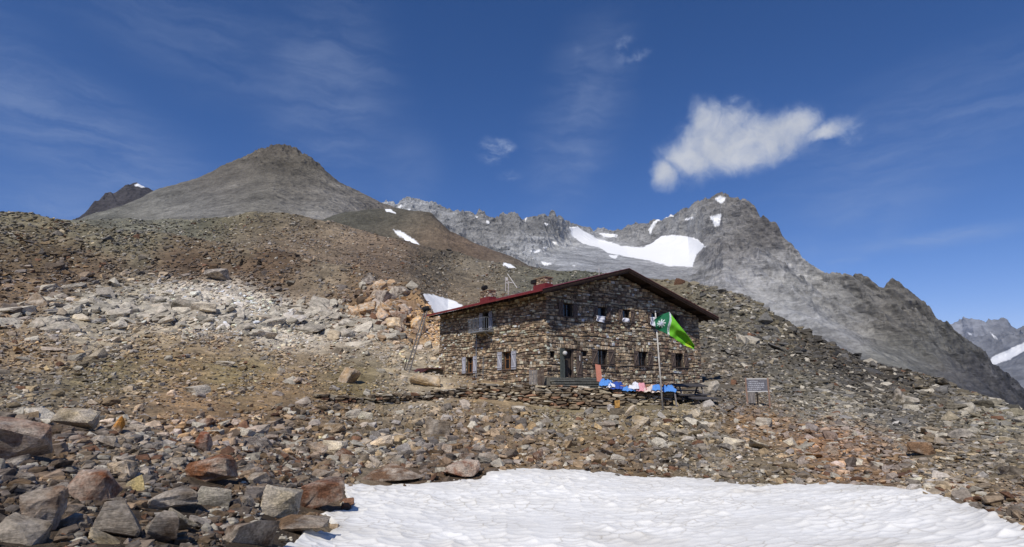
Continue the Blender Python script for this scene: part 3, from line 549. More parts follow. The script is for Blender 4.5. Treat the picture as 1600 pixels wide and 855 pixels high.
ROWS_G = [[(1380, 640, 4200), (1750, 650, 4200)], [(1380, 600, 5300), (1480, 575, 5400), (1540, 570, 5000), (1600, 568, 4900), (1750, 560, 4800)], [(1380, 560, 6600), (1470, 535, 6600), (1540, 545, 6000), (1570, 545, 5800), (1600, 538, 5600), (1750, 510, 5400)],
          [(1380, 530, 7600), (1440, 522, 7500), (1480, 513, 7400), (1492, 509, 7300), (1503, 508, 7300), (1512, 500, 7250), (1518, 497, 7200), (1526, 501, 7200), (1534, 506, 7200), (1541, 510, 7200), (1550, 507, 7200), (1562, 506, 7200), (1572, 511, 7200), (1577, 514, 7200), (1582, 521, 7200), (1590, 526, 7200), (1600, 525, 7200), (1620, 515, 7200), (1750, 500, 7200)]]
GG = sheet('far_mountains', ROWS_G, [20, 50, 90], ampG, [(1510, 520, (134, 136, 142)), (1570, 560, (138, 138, 140)), (1590, 590, (120, 122, 126))], M['farpeak'], mot_s=400., xr=(0.62, 0.90), ncol=420, mott=.25,
           snow=[[(1541, 568), (1556, 554), (1572, 548), (1600, 535), (1640, 520), (1640, 532), (1600, 549), (1582, 560), (1562, 568), (1545, 573)], [(1548, 520), (1556, 527), (1560, 531), (1552, 527)], [(1512, 520), (1520, 522), (1516, 524)]])

# ------------------------------------------------------------------ the old snow in the foreground
def build_snow():
    ag = np.linspace(float(az_of(330, 855)), float(az_of(1760, 760)), 1300)
    rr = np.exp(np.linspace(math.log(2.2), math.log(22.5), 620))
    R_, Z_ = interp_rows(ROWS_A, ag); Rg, Zg = densify(R_, Z_, [6, 16, 40, 44, 44, 38, 30, 50, 60, 70, 90])
    Z = np.stack([np.interp(rr, Rg[:, j], Zg[:, j]) for j in range(len(ag))], 1)
    k = np.ones(9)/9
    X, Y = rr[:, None]*np.sin(ag)[None], rr[:, None]*np.cos(ag)[None]
    px, py = proj(X, Y, Z)
    jag = 7*fbm(X/0.8, Y/0.8, X*0+1, 4)*2*np.clip(14/rr[:, None], .5, 1.3)
    s = sdf_poly(px, py, SNOW_FRONT)+jag
    edge = sstep(-9, 7, s)
    wx = 0.35*fbm(X/1.5, Y/1.5, X*0+5, 3); ang = math.radians(12)
    U = (X*math.cos(ang)+Y*math.sin(ang)+wx); W_ = (-X*math.sin(ang)+Y*math.cos(ang)+wx*.7)
    f1, f2, _ = worley(U/0.36, W_/0.25, 1); g1, g2, _ = worley(U/0.17+7, W_/0.12, 2)
    cup = 0.070*np.minimum(f1, 1)**2*np.clip(.85+2.2*fbm(X/2.6, Y/2.6, X*0+9, 4), .15, 1.8)+0.010*np.minimum(g1, 1)**2
    Zs = Z+0.03+cup*1.15+0.06*fbm(X/3, Y/3, X*0+2, 3)-0.5*(1-edge)
    dirt = np.clip(sstep(26, 0, s)*0.35+sstep(0.25, 0.6, fbm(X/2.2, Y/2.2, X*0+8, 4)*2)*0.45+sstep(0.14, 0.0, f2-f1)*0.85*sstep(-.15, .3, fbm(X/1.3, Y/1.3, X*0+31, 3)+.05), 0, 1)
    Fc = grid_faces(*X.shape); keep = (s.ravel()[Fc] > -14).any(1)
    o = meshobj('snow_field', np.stack([X, Y, Zs], -1).reshape(-1, 3), Fc[keep], M['snow'], smooth=True, attrs={'dirt': dirt.ravel()})
    tag(o, kind='structure')
build_snow()

# ------------------------------------------------------------------ rocks
def make_proto(npt, sub, seed, slab):
    r = random.Random(seed); bm = bmesh.new()
    for i in range(npt):
        p = Vector((r.uniform(-1, 1), r.uniform(-1, 1), r.uniform(-1, 1))); m_ = max(abs(p.x), abs(p.y), abs(p.z)); q = p/m_*r.uniform(0.8, 1.0)
        q2 = p.normalized(); q = q*slab+q2*(1-slab); bm.verts.new(q)
    res = bmesh.ops.convex_hull(bm, input=bm.verts)
    bmesh.ops.delete(bm, geom=[v for v in bm.verts if not v.link_faces], context='VERTS')
    if sub:
        bmesh.ops.bevel(bm, geom=bm.edges[:], offset=0.05, segments=1, affect='EDGES', clamp_overlap=True)
        bmesh.ops.triangulate(bm, faces=bm.faces[:])
        bmesh.ops.subdivide_edges(bm, edges=[e for e in bm.edges if e.calc_length() > 0.28], cuts=2, use_grid_fill=True)
        bmesh.ops.triangulate(bm, faces=bm.faces[:])
    else: bmesh.ops.triangulate(bm, faces=bm.faces[:])
    bm.verts.ensure_lookup_table(); bm.verts.index_update()
    V = np.array([v.co[:] for v in bm.verts]); Fc = np.array([[v.index for v in f.verts] for f in bm.faces]); bm.free()
    if sub:
        nrm = V/np.linalg.norm(V, axis=1)[:, None]; o = seed*3.7
        d = 0.10*fbm(V[:, 0]*1.3+o, V[:, 1]*1.3, V[:, 2]*2.5, 3)+0.05*fbm(V[:, 0]*4+o, V[:, 1]*4, V[:, 2]*9, 3)+0.05*(np.floor(V[:, 2]*3.2+1.1*perlin(V[:, 0]*1.5, V[:, 1]*1.5+o, V[:, 2]*0)) % 2-.5)
        V = V+nrm*d[:, None]
    lo, hi = V.min(0), V.max(0); V = (V-(lo+hi)/2)/(hi-lo)
    return V, Fc
LOW = [make_proto(random.choice([9, 11, 13]), False, 100+i, random.choice([.4, .7, .9])) for i in range(28)]
HI = [make_proto(random.choice([9, 11, 14]), True, 300+i, random.choice([.5, .75, .95])) for i in range(22)]
def euler_mats(yaw, tx, ty):
    cz, sz = np.cos(yaw), np.sin(yaw); cx_, sx_ = np.cos(tx), np.sin(tx); cy_, sy_ = np.cos(ty), np.sin(ty); o = np.zeros_like(yaw); l = o+1
    Rz = np.array([[cz, -sz, o], [sz, cz, o], [o, o, l]]).transpose(2, 0, 1); Rx = np.array([[l, o, o], [o, cx_, -sx_], [o, sx_, cx_]]).transpose(2, 0, 1); Ry = np.array([[cy_, o, sy_], [o, l, o], [-sy_, o, cy_]]).transpose(2, 0, 1)
    return Rx@Ry@Rz
def merge_rocks(pos, siz, mats, cols, protos, pid):
    Vs, Fs, Cs, off = [], [], [], 0
    for k, (V, Fc) in enumerate(protos):
        I = np.where(pid == k)[0]
        if not len(I): continue
        P = V[None]*siz[I][:, None, :]; P = np.einsum('nij,nvj->nvi', mats[I], P)+pos[I][:, None, :]
        n, nv = len(I), len(V)
        Vs.append(P.reshape(-1, 3)); Fs.append((Fc[None]+(np.arange(n)*nv)[:, None, None]+off).reshape(-1, 3)); Cs.append(np.repeat(cols[I], nv, 0)); off += n*nv
    return np.concatenate(Vs), np.concatenate(Fs), np.concatenate(Cs)
def sample_cells(G, wfn, n):
    X, Y, Z = G['X'], G['Y'], G['Z']; px, py = G['px'], G['py']
    nc = G.get('n', X.shape[1])
    X, Y, Z, px, py = [a[:, :nc] for a in (X, Y, Z, px, py)]
    A = np.abs((px[:-1, 1:]-px[:-1, :-1])*(py[1:, :-1]-py[:-1, :-1])); up = py[1:, :-1] < py[:-1, :-1]
    cx, cy, r = px[:-1, :-1], py[:-1, :-1], np.hypot(X[:-1, :-1], Y[:-1, :-1])
    W_ = A*(up*0.95+0.05)*wfn(cx, cy, r)*keep_off(G, nc)*(cx > -40)*(cx < 1640)*(cy < 900)
    p = W_.ravel()/W_.sum(); I = rng.choice(len(p), n, p=p); i, j = np.divmod(I, W_.shape[1]); u, v = rng.random(n), rng.random(n)
    def bl(a): return (a[i, j]*(1-u)*(1-v)+a[i+1, j]*u*(1-v)+a[i, j+1]*(1-u)*v+a[i+1, j+1]*u*v)
    gx = (Z[i, np.minimum(j+1, nc-1)]-Z[i, j]); dzr = (Z[i+1, j]-Z[i, j])/np.maximum(np.hypot(X[i+1, j]-X[i, j], Y[i+1, j]-Y[i, j]), 1e-4)
    return bl(X), bl(Y), bl(Z), bl(px), bl(py), np.clip(dzr, -.8, .8)
def keep_off(G, nc):
    k = 1.0
    if 'sn' in G: k = (G['sn'][:-1, :nc-1] < 0.05)
    if G is GA:
        s_, d_ = to_local(G['X'][:-1, :nc-1], G['Y'][:-1, :nc-1]); k = ~((s_ > -.9) & (s_ < HW+.3) & (d_ > -4.2) & (d_ < HL+.3))
    return k
def clumps(x, y, s, seed): return sstep(-0.12, 0.25, fbm(x/s, y/s, x*0+seed, 3))
def gray(px, py): return None
def rock_colors(base, px, py, n, palew, rustw):
    c = base*1.12*np.exp(rng.normal(0, 0.33, n))[:, None]
    c = c*np.array([1.07, 1.0, .90]); g = c.mean(1, keepdims=True); c = g+(c-g)*(rng.uniform(0.3, 1.05, n))[:, None]
    pale = rng.random(n) < palew; c[pale] = lin((192, 182, 162))*rng.uniform(.6, 1.1, pale.sum())[:, None]
    rust = rng.random(n) < rustw; c[rust] = lin((116, 86, 66))*rng.uniform(.6, 1.2, rust.sum())[:, None]
    dark = rng.random(n) < 0.12; c[dark] *= 0.6
    return np.clip(c, 0.01, 0.75)
R_ALL = []
def scatter(G, n, wfn, med, sig, smin, smax, flat, palef, rustf, colgain=1.0, anch=None, sink=0.25):
    X, Y, Z, px, py, sl_ = sample_cells(G, wfn, n); r = np.hypot(X, Y)
    s_px = np.clip(np.exp(rng.normal(np.log(med), sig, n)), smin, smax); L_ = s_px*r/907.
    wd = rng.uniform(.55, 1.0, n); ht = rng.uniform(flat[0], flat[1], n)
    siz = np.stack([L_, L_*wd, L_*ht], 1)
    base = (ground_col(px, py) if anch is None else rbf(px, py, anch, 38.)*1.1)*colgain
    cols = rock_colors(base, px, py, n, palef(px, py), rustf(px, py))
    az = np.arctan2(X, Y); yaw = rng.uniform(0, 6.28, n)
    tilt = np.arctan(sl_)*0.8
    tx = tilt*np.cos(az)+rng.normal(0, .20, n); ty = tilt*np.sin(az)*-1*-1+rng.normal(0, .20, n)
    mats = euler_mats(yaw, tx, -ty*0.0+rng.normal(0, .2, n))
    pos = np.stack([X, Y, Z+siz[:, 2]*(0.5-sink)], 1)
    return dict(pos=pos, siz=siz, mats=mats, cols=cols, px=px, py=py, s=s_px, r=r)
def hut_clear(x, y): return ~((x > 690) & (x < 1100) & (y > 410) & (y < 614))
def inseg(x, y, x0, x1, y0, y1, soft=15.): return sstep(x0-soft, x0+soft, x)*sstep(x1+soft, x1-soft, x)*sstep(y0-soft, y0+soft, y)*sstep(y1+soft, y1-soft, y)
def notsnow(x, y): return 1-sstep(-6, 3, sdf_poly(x, y, SNOW_FRONT))
def path(x, y): return np.exp(-((y-(640-0.10*(x-300)))/13.)**2)*sstep(120, 250, x)*sstep(520, 440, x)
def offhut(x, y, r): return np.where((x > 745) & (x < 1060) & (y < 650) & (r > 37.5) & (r < 46), 0.0, 1.0)
# far slopes: small debris
# boulders with a place of their own: (cx, base y, width, height, yaw, tilt, colour, proto, label)
HERO = [
 (28, 722, 128, 72, .2, .12, (112, 94, 84), 0, 'large overhanging reddish grey boulder at the left photo edge'),
 (146, 786, 100, 52, .5, .25, (98, 64, 44), 1, 'rust brown slab boulder right of the overhanging boulder'),
 (70, 832, 84, 74, .9, -.1, (104, 78, 56), 2, 'blocky rust and ochre boulder above the grey corner boulder'),
 (40, 880, 120, 84, .1, .1, (94, 86, 74), 3, 'big grey brown boulder in the bottom left corner'),
 (182, 842, 86, 62, .4, .3, (92, 82, 72), 4, 'tilted grey slab boulder with straight bedding lines'),
 (252, 852, 62, 54, 1.2, .2, (88, 76, 66), 5, 'grey brown block leaning against the tilted grey slab'),
 (330, 756, 92, 46, .0, -.1, (108, 76, 56), 6, 'broad rust coloured boulder in the middle of the rubble'),
 (268, 800, 92, 42, .8, .1, (112, 104, 94), 7, 'flat grey boulder below the broad rust boulder'),
 (332, 792, 66, 32, .3, .05, (150, 150, 142), 8, 'pale grey banded block beside the flat grey boulder'),
 (318, 708, 32, 34, .3, .5, (112, 72, 54), 9, 'small pointed rust red stone above the broad rust boulder'),
 (438, 812, 78, 54, .6, .15, (160, 154, 138), 10, 'cream white faceted boulder beside the snow edge'),
 (503, 800, 78, 56, .2, -.35, (98, 72, 58), 11, 'dark rust wedge shaped boulder sticking into the snow'),
 (466, 836, 112, 32, .05, .05, (100, 84, 68), 12, 'long low brown slab lying under the cream boulder'),
 (392, 868, 100, 54, .4, .2, (86, 74, 64), 13, 'dark brown boulder at the bottom beside the snow'),
 (211, 768, 34, 26, .3, .0, (176, 164, 122), 14, 'rounded cream yellow stone among darker boulders'),
 (612, 754, 112, 30, .0, .0, (92, 74, 60), 15, 'long brown slab along the upper left snow edge'),
 (722, 745, 66, 27, .3, -.1, (108, 68, 48), 16, 'rusty brown rock where the snow edge turns upward'),
 (168, 858, 64, 34, .5, .0, (164, 152, 124), 17, 'lumpy cream rock at the bottom left of the rubble'),
 (286, 832, 54, 38, .9, .2, (134, 128, 112), 18, 'light grey rock right of the leaning grey block'),
 (522, 710, 48, 22, .2, .1, (172, 166, 150), 19, 'flat whitish rock on the bank above the wedge boulder'),
 (184, 680, 26, 30, .2, .4, (176, 128, 66), 20, 'orange yellow stone among pale rocks on the left'),
 (118, 672, 86, 34, .3, .1, (150, 142, 124), 21, 'broad pale grey rock behind the overhanging boulder'),
 (571, 657, 26, 15, .2, .1, (176, 176, 162), 8, 'white stone with yellow top left of the terrace wall'),
 (664, 607, 54, 22, .5, .1, (160, 146, 122), 5, 'pale rounded rock outcrop at the left hut corner'),
 (684, 682, 44, 28, .2, .0, (120, 112, 102), 8, 'grey boulder on the bank left of the pale blocks'),
 (546, 600, 40, 26, .7, .1, (140, 124, 102), 12, 'brown boulder on the grass left of the pale outcrop'),
 (1148, 699, 40, 16, .2, .1, (170, 166, 152), 10, 'left block of the pale pair below the info board'),
 (1186, 702, 36, 16, 1.2, .1, (164, 160, 146), 17, 'right block of the pale pair below the info board'),
 (1236, 702, 28, 18, .6, .1, (168, 162, 146), 14, 'pale block right of the pair below the info board'),
 (983, 656, 17, 24, .3, .9, (150, 138, 114), 9, 'tall pointed standing stone in front of the terrace wall'),
 (1440, 712, 52, 22, .1, .1, (112, 92, 74), 1, 'flat brown boulder low on the right scree'),
 (352, 573, 36, 9, .1, .0, (158, 156, 148), 11, 'flat white rock on the grassy slope left of the hut'),
 (130, 505, 44, 15, .1, .0, (178, 172, 156), 4, 'pale rock slab on the far left hillside'),
 (318, 489, 46, 18, .4, .1, (176, 172, 160), 7, 'whitish rock rib high on the left hillside'),
]
S = []
S.append(scatter(GA, 46000, lambda x, y, r: notsnow(x, y)*offhut(x, y, r)*(y < 660)*(0.25+clumps(x, y*2, 60, 3))*(1-.8*path(x, y)), 3.6, .42, 2.2, 14, (.25, .6), lambda x, y: 0.05+0.38*inseg(x, y, 150, 640, 465, 540, 22)*clumps(x, y*2, 45, 12)+.05*(x > 1150), lambda x, y: 0.03+0*x))
S.append(scatter(GA, 34000, lambda x, y, r: notsnow(x, y)*offhut(x, y, r)*(x > 1080)*(y < 800)*(y > 440)*(0.25+1.3*clumps(x, y*2, 80, 5)), 4.4, .5, 2.6, 24, (.22, .5), lambda x, y: 0.06+.08*inseg(x, y, 1230, 1400, 600, 690, 30), lambda x, y: 0.02+.03*inseg(x, y, 1200, 1360, 650, 735, 20)))
S.append(scatter(GA, 26000, lambda x, y, r: notsnow(x, y)*offhut(x, y, r)*(y > 635)*(x < 1130)*(0.3+clumps(x, y*2, 60, 6))*(1-.93*path(x, y))*(0.3+.7*sstep(648, 672, y)), 5.6, .55, 3, 26, (.3, .7), lambda x, y: 0.10+0*x, lambda x, y: 0.04+0.05*(x < 500)))
# rubble on the left
lw = lambda x, y, r: notsnow(x, y)*(x < 760-1.0*np.clip(y-700, 0, 200))*(y > 648+0.05*x)*(1-.8*path(x, y))*(0.4+clumps(x, y*1.6, 90, 2))
S.append(scatter(GA, 2900, lw, 11.5, .45, 7, 38, (.35, .75), lambda x, y: 0.16+0*x, lambda x, y: 0.06+0*x, 1.3))
S.append(scatter(GA, 9000, lambda x, y, r: lw(x, y, r)*(y > 690), 8, .4, 4, 20, (.35, .75), lambda x, y: 0.12+0*x, lambda x, y: 0.05+0*x, 1.3))
S.append(scatter(GA, 260, lambda x, y, r: notsnow(x, y)*(y > 640)*(y < 770)*(x > 420)*(x < 1640)*offhut(x, y, r), 15, .35, 10, 34, (.35, .65), lambda x, y: 0.30+0*x, lambda x, y: 0.05+0*x))
S.append(scatter(GA, 260, lambda x, y, r: notsnow(x, y)*(y < 640)*(y > 420)*offhut(x, y, r)*(.3+clumps(x, y, 50, 8)), 13, .4, 8, 34, (.35, .7), lambda x, y: 0.22+0*x, lambda x, y: 0.05+0*x))
S.append(scatter(GA, 1500, lambda x, y, r: lw(x, y, r)*(y > 735), 13, .35, 8, 30, (.4, .8), lambda x, y: 0.12+0*x, lambda x, y: 0.06+0*x, 1.25))
# broken slabs along the pale rock rib and the orange crag
bandf = lambda x, y, r: np.exp(-((y-(482+0.085*(x-200)+9*np.sin(x/47.)))/17.)**2)*sstep(60, 170, x)*sstep(650, 580, x)*(0.15+clumps(x, y*1.5, 55, 21))
S.append(scatter(GA, 420, bandf, 17, .4, 9, 46, (.25, .5), lambda x, y: 0.92+0*x, lambda x, y: 0*x, sink=.42))
S.append(scatter(GA, 2500, bandf, 7, .4, 4, 15, (.25, .55), lambda x, y: 0.75+0*x, lambda x, y: 0*x, sink=.35))
S.append(scatter(GA, 190, lambda x, y, r: np.exp(-(((x-603-.5*(y-478))/30)**2+((y-486)/30)**2)), 15, .4, 9, 34, (.4, .9), lambda x, y: 0.12+0*x, lambda x, y: .08+0*x, sink=.38))
S.append(scatter(GA, 60, lambda x, y, r: np.exp(-(((x-120)/90)**2+((y-503)/14)**2)), 18, .4, 10, 40, (.25, .5), lambda x, y: 0.9+0*x, lambda x, y: 0*x, sink=.4))
# band where the snow melts back
S.append(scatter(GA, 2600, lambda x, y, r: np.exp(-(sdf_poly(x, y, SNOW_FRONT)+10)**2/150.), 7, .5, 3, 22, (.3, .65), lambda x, y: 0.16+0*x, lambda x, y: 0.08+0*x))
S.append(scatter(GA, 420, lambda x, y, r: np.exp(-(sdf_poly(x, y, SNOW_FRONT)-9)**2/120.)*(r > 6), 4, .5, 2, 12, (.3, .6), lambda x, y: 0.1+0*x, lambda x, y: 0.05+0*x, sink=-.25))
S.append(scatter(GB, 16000, lambda x, y, r: 0.3+clumps(x, y*2, 50, 4), 3.0, .35, 2, 9, (.3, .6), lambda x, y: 0.05+0*x, lambda x, y: 0.03+0*x, anch=ANCH_B))
cat = {k: np.concatenate([s[k] for s in S]) for k in S[0]}
okm = ~((cat['px'] > 1160) & (cat['px'] < 1212) & (cat['py'] > 618) & (cat['py'] < 645) & (cat['s'] > 7))
for h_ in HERO:
    okm &= ~((np.abs(cat['px']-h_[0]) < h_[2]*.46) & (cat['py'] > h_[1]-h_[3]*.75) & (cat['py'] < h_[1]+(6 if h_[2] > 40 else 2)) & (cat['s'] > 3))
cat = {k: v[okm] for k, v in cat.items()}
n = len(cat['r'])
vis = (cat['px'] > 0) & (cat['px'] < 1600) & (cat['py'] < 855) & (cat['py'] > 300)
order = np.argsort(-(cat['s']*vis)); N_IND = 245
ind = order[:N_IND]; rest = np.setdiff1d(np.arange(n), ind)
big = rest[cat['s'][rest] > 11]; small = rest[cat['s'][rest] <= 11]
def sub(I): return cat['pos'][I], cat['siz'][I], cat['mats'][I], cat['cols'][I]
a = merge_rocks(*sub(small), LOW, rng.integers(0, len(LOW), len(small))); b = merge_rocks(*sub(big), HI, rng.integers(0, len(HI), len(big)))
rub = meshobj('loose_rubble', np.vstack([a[0], b[0]]), np.vstack([a[1], b[1]+len(a[0])]), M['rubble'], cols=np.vstack([a[2], b[2]]))
tag(rub, 'countless loose grey and brown stones covering the slopes around the hut', 'rubble', kind='stuff')
HI_ME = []
for k, (V, Fc) in enumerate(HI):
    me = bpy.data.meshes.new('rock'); me.from_pydata([tuple(v) for v in V], [], [tuple(int(t) for t in f) for f in Fc]); me.materials.append(M['boulder']); HI_ME.append(me)
def rock_obj(name, pos, siz, mat3, col, k, label, group=None, cat_='rock'):
    o = bpy.data.objects.new(name, HI_ME[k]); COL.objects.link(o)
    R3 = Matrix([list(map(float, q)) for q in mat3]); o.rotation_euler = R3.to_euler(); o.location = [float(t) for t in pos]; o.scale = [float(t) for t in siz]
    o.color = (*[float(t) for t in col], 1); tag(o, label, cat_, group); return o
def tone(c):
    s_ = float(np.mean(c)); rr_ = c[0]/max(c[2], 1e-3)
    if s_ > 0.27: return 'pale'
    if rr_ > 3.0: return 'rusty'
    if rr_ > 1.75: return 'brown'
    return 'grey' if s_ > .1 else 'dark grey'
for i in ind:
    x, y = cat['px'][i], cat['py'][i]; t_ = tone(cat['cols'][i])
    if x < 560 and y > 640: where, g = 'stone in the rubble left of the front snow', 'stones in the rubble left of the snow'
    elif y < 640 and x < 700: where, g = 'stone lying on the brown hillside left of the hut', 'stones on the hillside left of the hut'
    elif x > 1120: where, g = 'stone on the scree right of the hut', 'stones on the scree right of the hut'
    else: where, g = 'stone on the bank between front snow and hut', 'stones on the bank below the hut'
    rock_obj('rock', cat['pos'][i], cat['siz'][i], cat['mats'][i], cat['cols'][i], int(rng.integers(0, len(HI))), t_+' angular '+where, t_+' '+g)
for (x, yb, wp, hp, yaw, ti, c, k, lab) in HERO:
    P, r = ground_px(x, min(yb, 853)); wp *= .92
    wm, hm = wp*r/907., hp*r/907.; a_ = float(az_of(x, yb)); fwd = np.array([math.sin(a_), math.cos(a_), 0])
    m3 = euler_mats(np.array([yaw]), np.array([0.05]), np.array([ti]))[0]; k = k % len(HI)
    siz = np.array([wm, wm*0.75, hm]); pos = P+fwd*wm*.2+np.array([0, 0, hm*.4]); tgt = np.array([x, yb-hp*.5])
    for _ in range(5):
        W3 = (HI[k][0]*siz)@m3.T+pos; qx, qy = proj(W3[:, 0], W3[:, 1], W3[:, 2])
        fx, fy = wp/(qx.max()-qx.min()), hp/(qy.max()-qy.min()); siz[:2] *= fx; siz[2] *= min(max(fy, .5), 1.8)
        e = tgt-np.array([(qx.max()+qx.min())/2, (qy.max()+qy.min())/2]); pos = pos+np.array([math.cos(a_), -math.sin(a_), 0])*e[0]*r/907.; pos[2] -= e[1]*r/907.
    pos[2] -= 0.0
    rock_obj('boulder', pos, siz*[1, 1, 1.04], m3, lin(c)*np.array([1.5, 1.35, 1.15]), k, lab, None, 'boulder')

# ------------------------------------------------------------------ the hut
HUT_RZ = math.pi/2-AU
def on_plane(px, py, x=None, y=None):     # sight line meets hut-local plane x=const or y=const
    dx, dy, dz = [float(t) for t in ray(px, py)]
    lx, ly = dx*HU[0]+dy*HU[1], dx*HV[0]+dy*HV[1]; ox, oy = to_local(0.0, 0.0)
    t = (x-ox)/lx if x is not None else (y-oy)/ly
    return np.array([ox+lx*t, oy+ly*t, dz*t])
hut = empty('mountain_hut', C0, HUT_RZ)
tag(hut, 'two storey rubble stone mountain hut with low red edged gable roof', 'hut')
RS, RZ_, EL_, ER_ = 7.59, 9.47, -1.31, 18.99      # ridge s, ridge z, eaves s
def roof_top(s): return RZ_-0.2876*(RS-s) if s < RS else RZ_-0.2833*(s-RS)
def wall_top(s): return roof_top(s)-0.30
STONE_C = [(142, 124, 92), (124, 106, 78), (112, 97, 76), (156, 140, 112), (98, 82, 64), (132, 112, 84), (168, 156, 132), (86, 70, 56), (140, 116, 80), (120, 110, 94), (106, 80, 60)]
def _sc(c, k): c = lin(c); g = c.mean(); return np.minimum((g+(c-g)*.62)*k*.94*np.array([1.05, 1., .93]), .64)
def stone_col(): return _sc(random.choice(STONE_C), random.choice([1.35, 1.75, 2.1, 2.4, 2.8])*random.uniform(.8, 1.15))
def masonry(fn, L_, z0, topf, holes, dmin=.03, dmax=.10, quoins=True):
    mb = MB(); z = z0; row = 0
    while z < 9.4:
        h = random.choice([.11, .14, .17, .20, .25]); s = -0.04 if row % 2 else -0.02; ph = random.uniform(0, 6)
        while s < L_:
            wd = random.uniform(.16, .46) if h > .16 else random.uniform(.2, .6); s1 = min(s+wd, L_+.03)
            if L_-s1 < .12: s1 = L_+.03
            zo = .05*math.sin(s*.9+ph)+.03*math.sin(s*2.3+z)
            g = .012
            parts = [(z, z+h)] if random.random() > .22 or h < .17 else [(z, z+h*.5), (z+h*.5, z+h)]
            for (a_, b_) in parts:
                aa, bb, sa, sb = a_+zo+g, b_+zo-g, s+g, s1-g; skip = False
                for (h0, h1, k0, k1) in holes:
                    if sb > h0 and sa < h1 and bb > k0 and aa < k1:
                        ov = [(sb-h0, 'r'), (h1-sa, 'l'), (bb-k0, 't'), (k1-aa, 'b')]; m_ = min(ov)[1]
                        if m_ == 'r': sb = h0
                        elif m_ == 'l': sa = h1
                        elif m_ == 't': bb = k0
                        else: aa = k1
                if sb-sa < .05 or bb-aa < .03: continue
                tp = min(topf(sa), topf(sb))
                if bb > tp: bb = tp
                if bb-aa < .03: continue
                mb.stone(fn, sa, sb, aa, bb, random.uniform(dmin, dmax), stone_col())
            s = s1
        z += h; row += 1
    return mb
def wall_back(fn, L_, z0, z1, holes, depth):
    mb = MB(); xs = sorted({0.0, L_}|{h[0] for h in holes}|{h[1] for h in holes}); zs = sorted({z0, z1}|{h[2] for h in holes}|{h[3] for h in holes})
    for i in range(len(xs)-1):
        for j in range(len(zs)-1):
            cx, cz = (xs[i]+xs[i+1])/2, (zs[j]+zs[j+1])/2
            if any(h[0] < cx < h[1] and h[2] < cz < h[3] for h in holes): continue
            mb.add([fn(xs[i], 0, zs[j]), fn(xs[i+1], 0, zs[j]), fn(xs[i+1], 0, zs[j+1]), fn(xs[i], 0, zs[j+1])], [(0, 1, 2, 3)])
    for (a_, b_, c_, d_) in holes:
        q = [fn(a_, 0, c_), fn(b_, 0, c_), fn(b_, 0, d_), fn(a_, 0, d_)]; r_ = [fn(a_, -depth, c_), fn(b_, -depth, c_), fn(b_, -depth, d_), fn(a_, -depth, d_)]
        mb.add(q+r_, [(0, 1, 5, 4), (1, 2, 6, 5), (2, 3, 7, 6), (3, 0, 4, 7)])
    return mb
fF = lambda s, o, z: (s, -o, z)
fL = lambda t, o, z: (-o, t, z)
UPZ = (5.24, 6.27)
H_F = [(1.55, 2.5, *UPZ), (5.1, 6.05, *UPZ), (7.85, 8.75, *UPZ), (11.3, 12.25, *UPZ), (14.1, 14.95, *UPZ), (4.95, 6.05, 1.7, 2.88), (9.5, 10.6, 1.7, 2.88), (14.1, 15.2, 1.7, 2.88), (1.4, 2.55, .70, 2.84), (.27, .70, 2.16, 2.59), (3.32, 3.92, 2.3, 2.71)]
H_L = [(10.25, 11.5, 1.23, 2.6), (4.4, 5.7, 1.4, 2.77), (7.75, 8.75, 4.75, 6.35)]
ZB = -1.3
wfb = wall_back(fF, HW, ZB, 6.9, H_F, .45); g_ = [(0, 0, 6.9), (HW, 0, 6.9-.0), (HW, 0, wall_top(HW)), (RS, 0, wall_top(RS)), (0, 0, wall_top(0))]
wfb.v = [v if v[2] < 6.89 else v for v in wfb.v]
# main mortar core: front wall below 6.2, gable above
wfb = wall_back(fF, HW, ZB, 6.30, H_F, .45)
wfb.add([(0, 0, 6.30), (HW, 0, 6.30), (HW, 0, wall_top(HW)), (RS, 0, wall_top(RS)), (0, 0, wall_top(0))], [(0, 1, 2, 3, 4)])
wlb = wall_back(fL, HL, ZB, wall_top(0), H_L, .45)
bk = MB(); bk.add([(HW, 0, ZB), (HW, HL, ZB), (HW, HL, wall_top(HW)), (HW, 0, wall_top(HW))], [(0, 1, 2, 3)])
bk.add([(HW, HL, ZB), (0, HL, ZB), (0, HL, wall_top(0)), (RS, HL, wall_top(RS)), (HW, HL, wall_top(HW))], [(0, 1, 2, 3, 4)])
for src, nm in ((wfb, 'a'), (wlb, 'b'), (bk, 'c')): pass
core = MB()
for src in (wfb, wlb, bk): core.add(src.v, src.f)
core.build('wall_core', M['mortar'], hut)
masonry(fF, HW, ZB, wall_top, H_F).build('front_wall', M['masonry'], hut)
masonry(fL, HL, ZB, lambda t: wall_top(0), H_L).build('side_wall', M['masonry'], hut)
for (a_, b_, c_, d_, f_) in [(10.1, 11.7, 2.6, 2.85, fL), (4.2, 5.9, 2.77, 3.02, fL), (4.75, 6.25, 2.88, 3.14, fF), (9.3, 10.8, 2.88, 3.14, fF), (13.9, 15.4, 2.88, 3.14, fF), (1.2, 2.8, 2.84, 3.12, fF), (1.4, 2.65, 6.27, 6.5, fF), (4.95, 6.2, 6.27, 6.5, fF), (7.7, 8.9, 6.27, 6.5, fF), (11.15, 12.4, 6.27, 6.5, fF)]:
    s = a_; ml = MB()
    while s < b_:
        wd = random.uniform(.09, .16); ml.stone(f_, s, min(s+wd-.01, b_), c_, d_, .10, stone_col()*1.05); s += wd
    ml.build('lintel', M['masonry'], hut)
# dark rooms behind the openings
rm = MB(); rm.box(.5, HW-.5, .62, .66, ZB, 6.6); rm.box(.62, .66, .5, HL-.5, ZB, 6.6); rm.build('interior', M['dark_in'], hut)
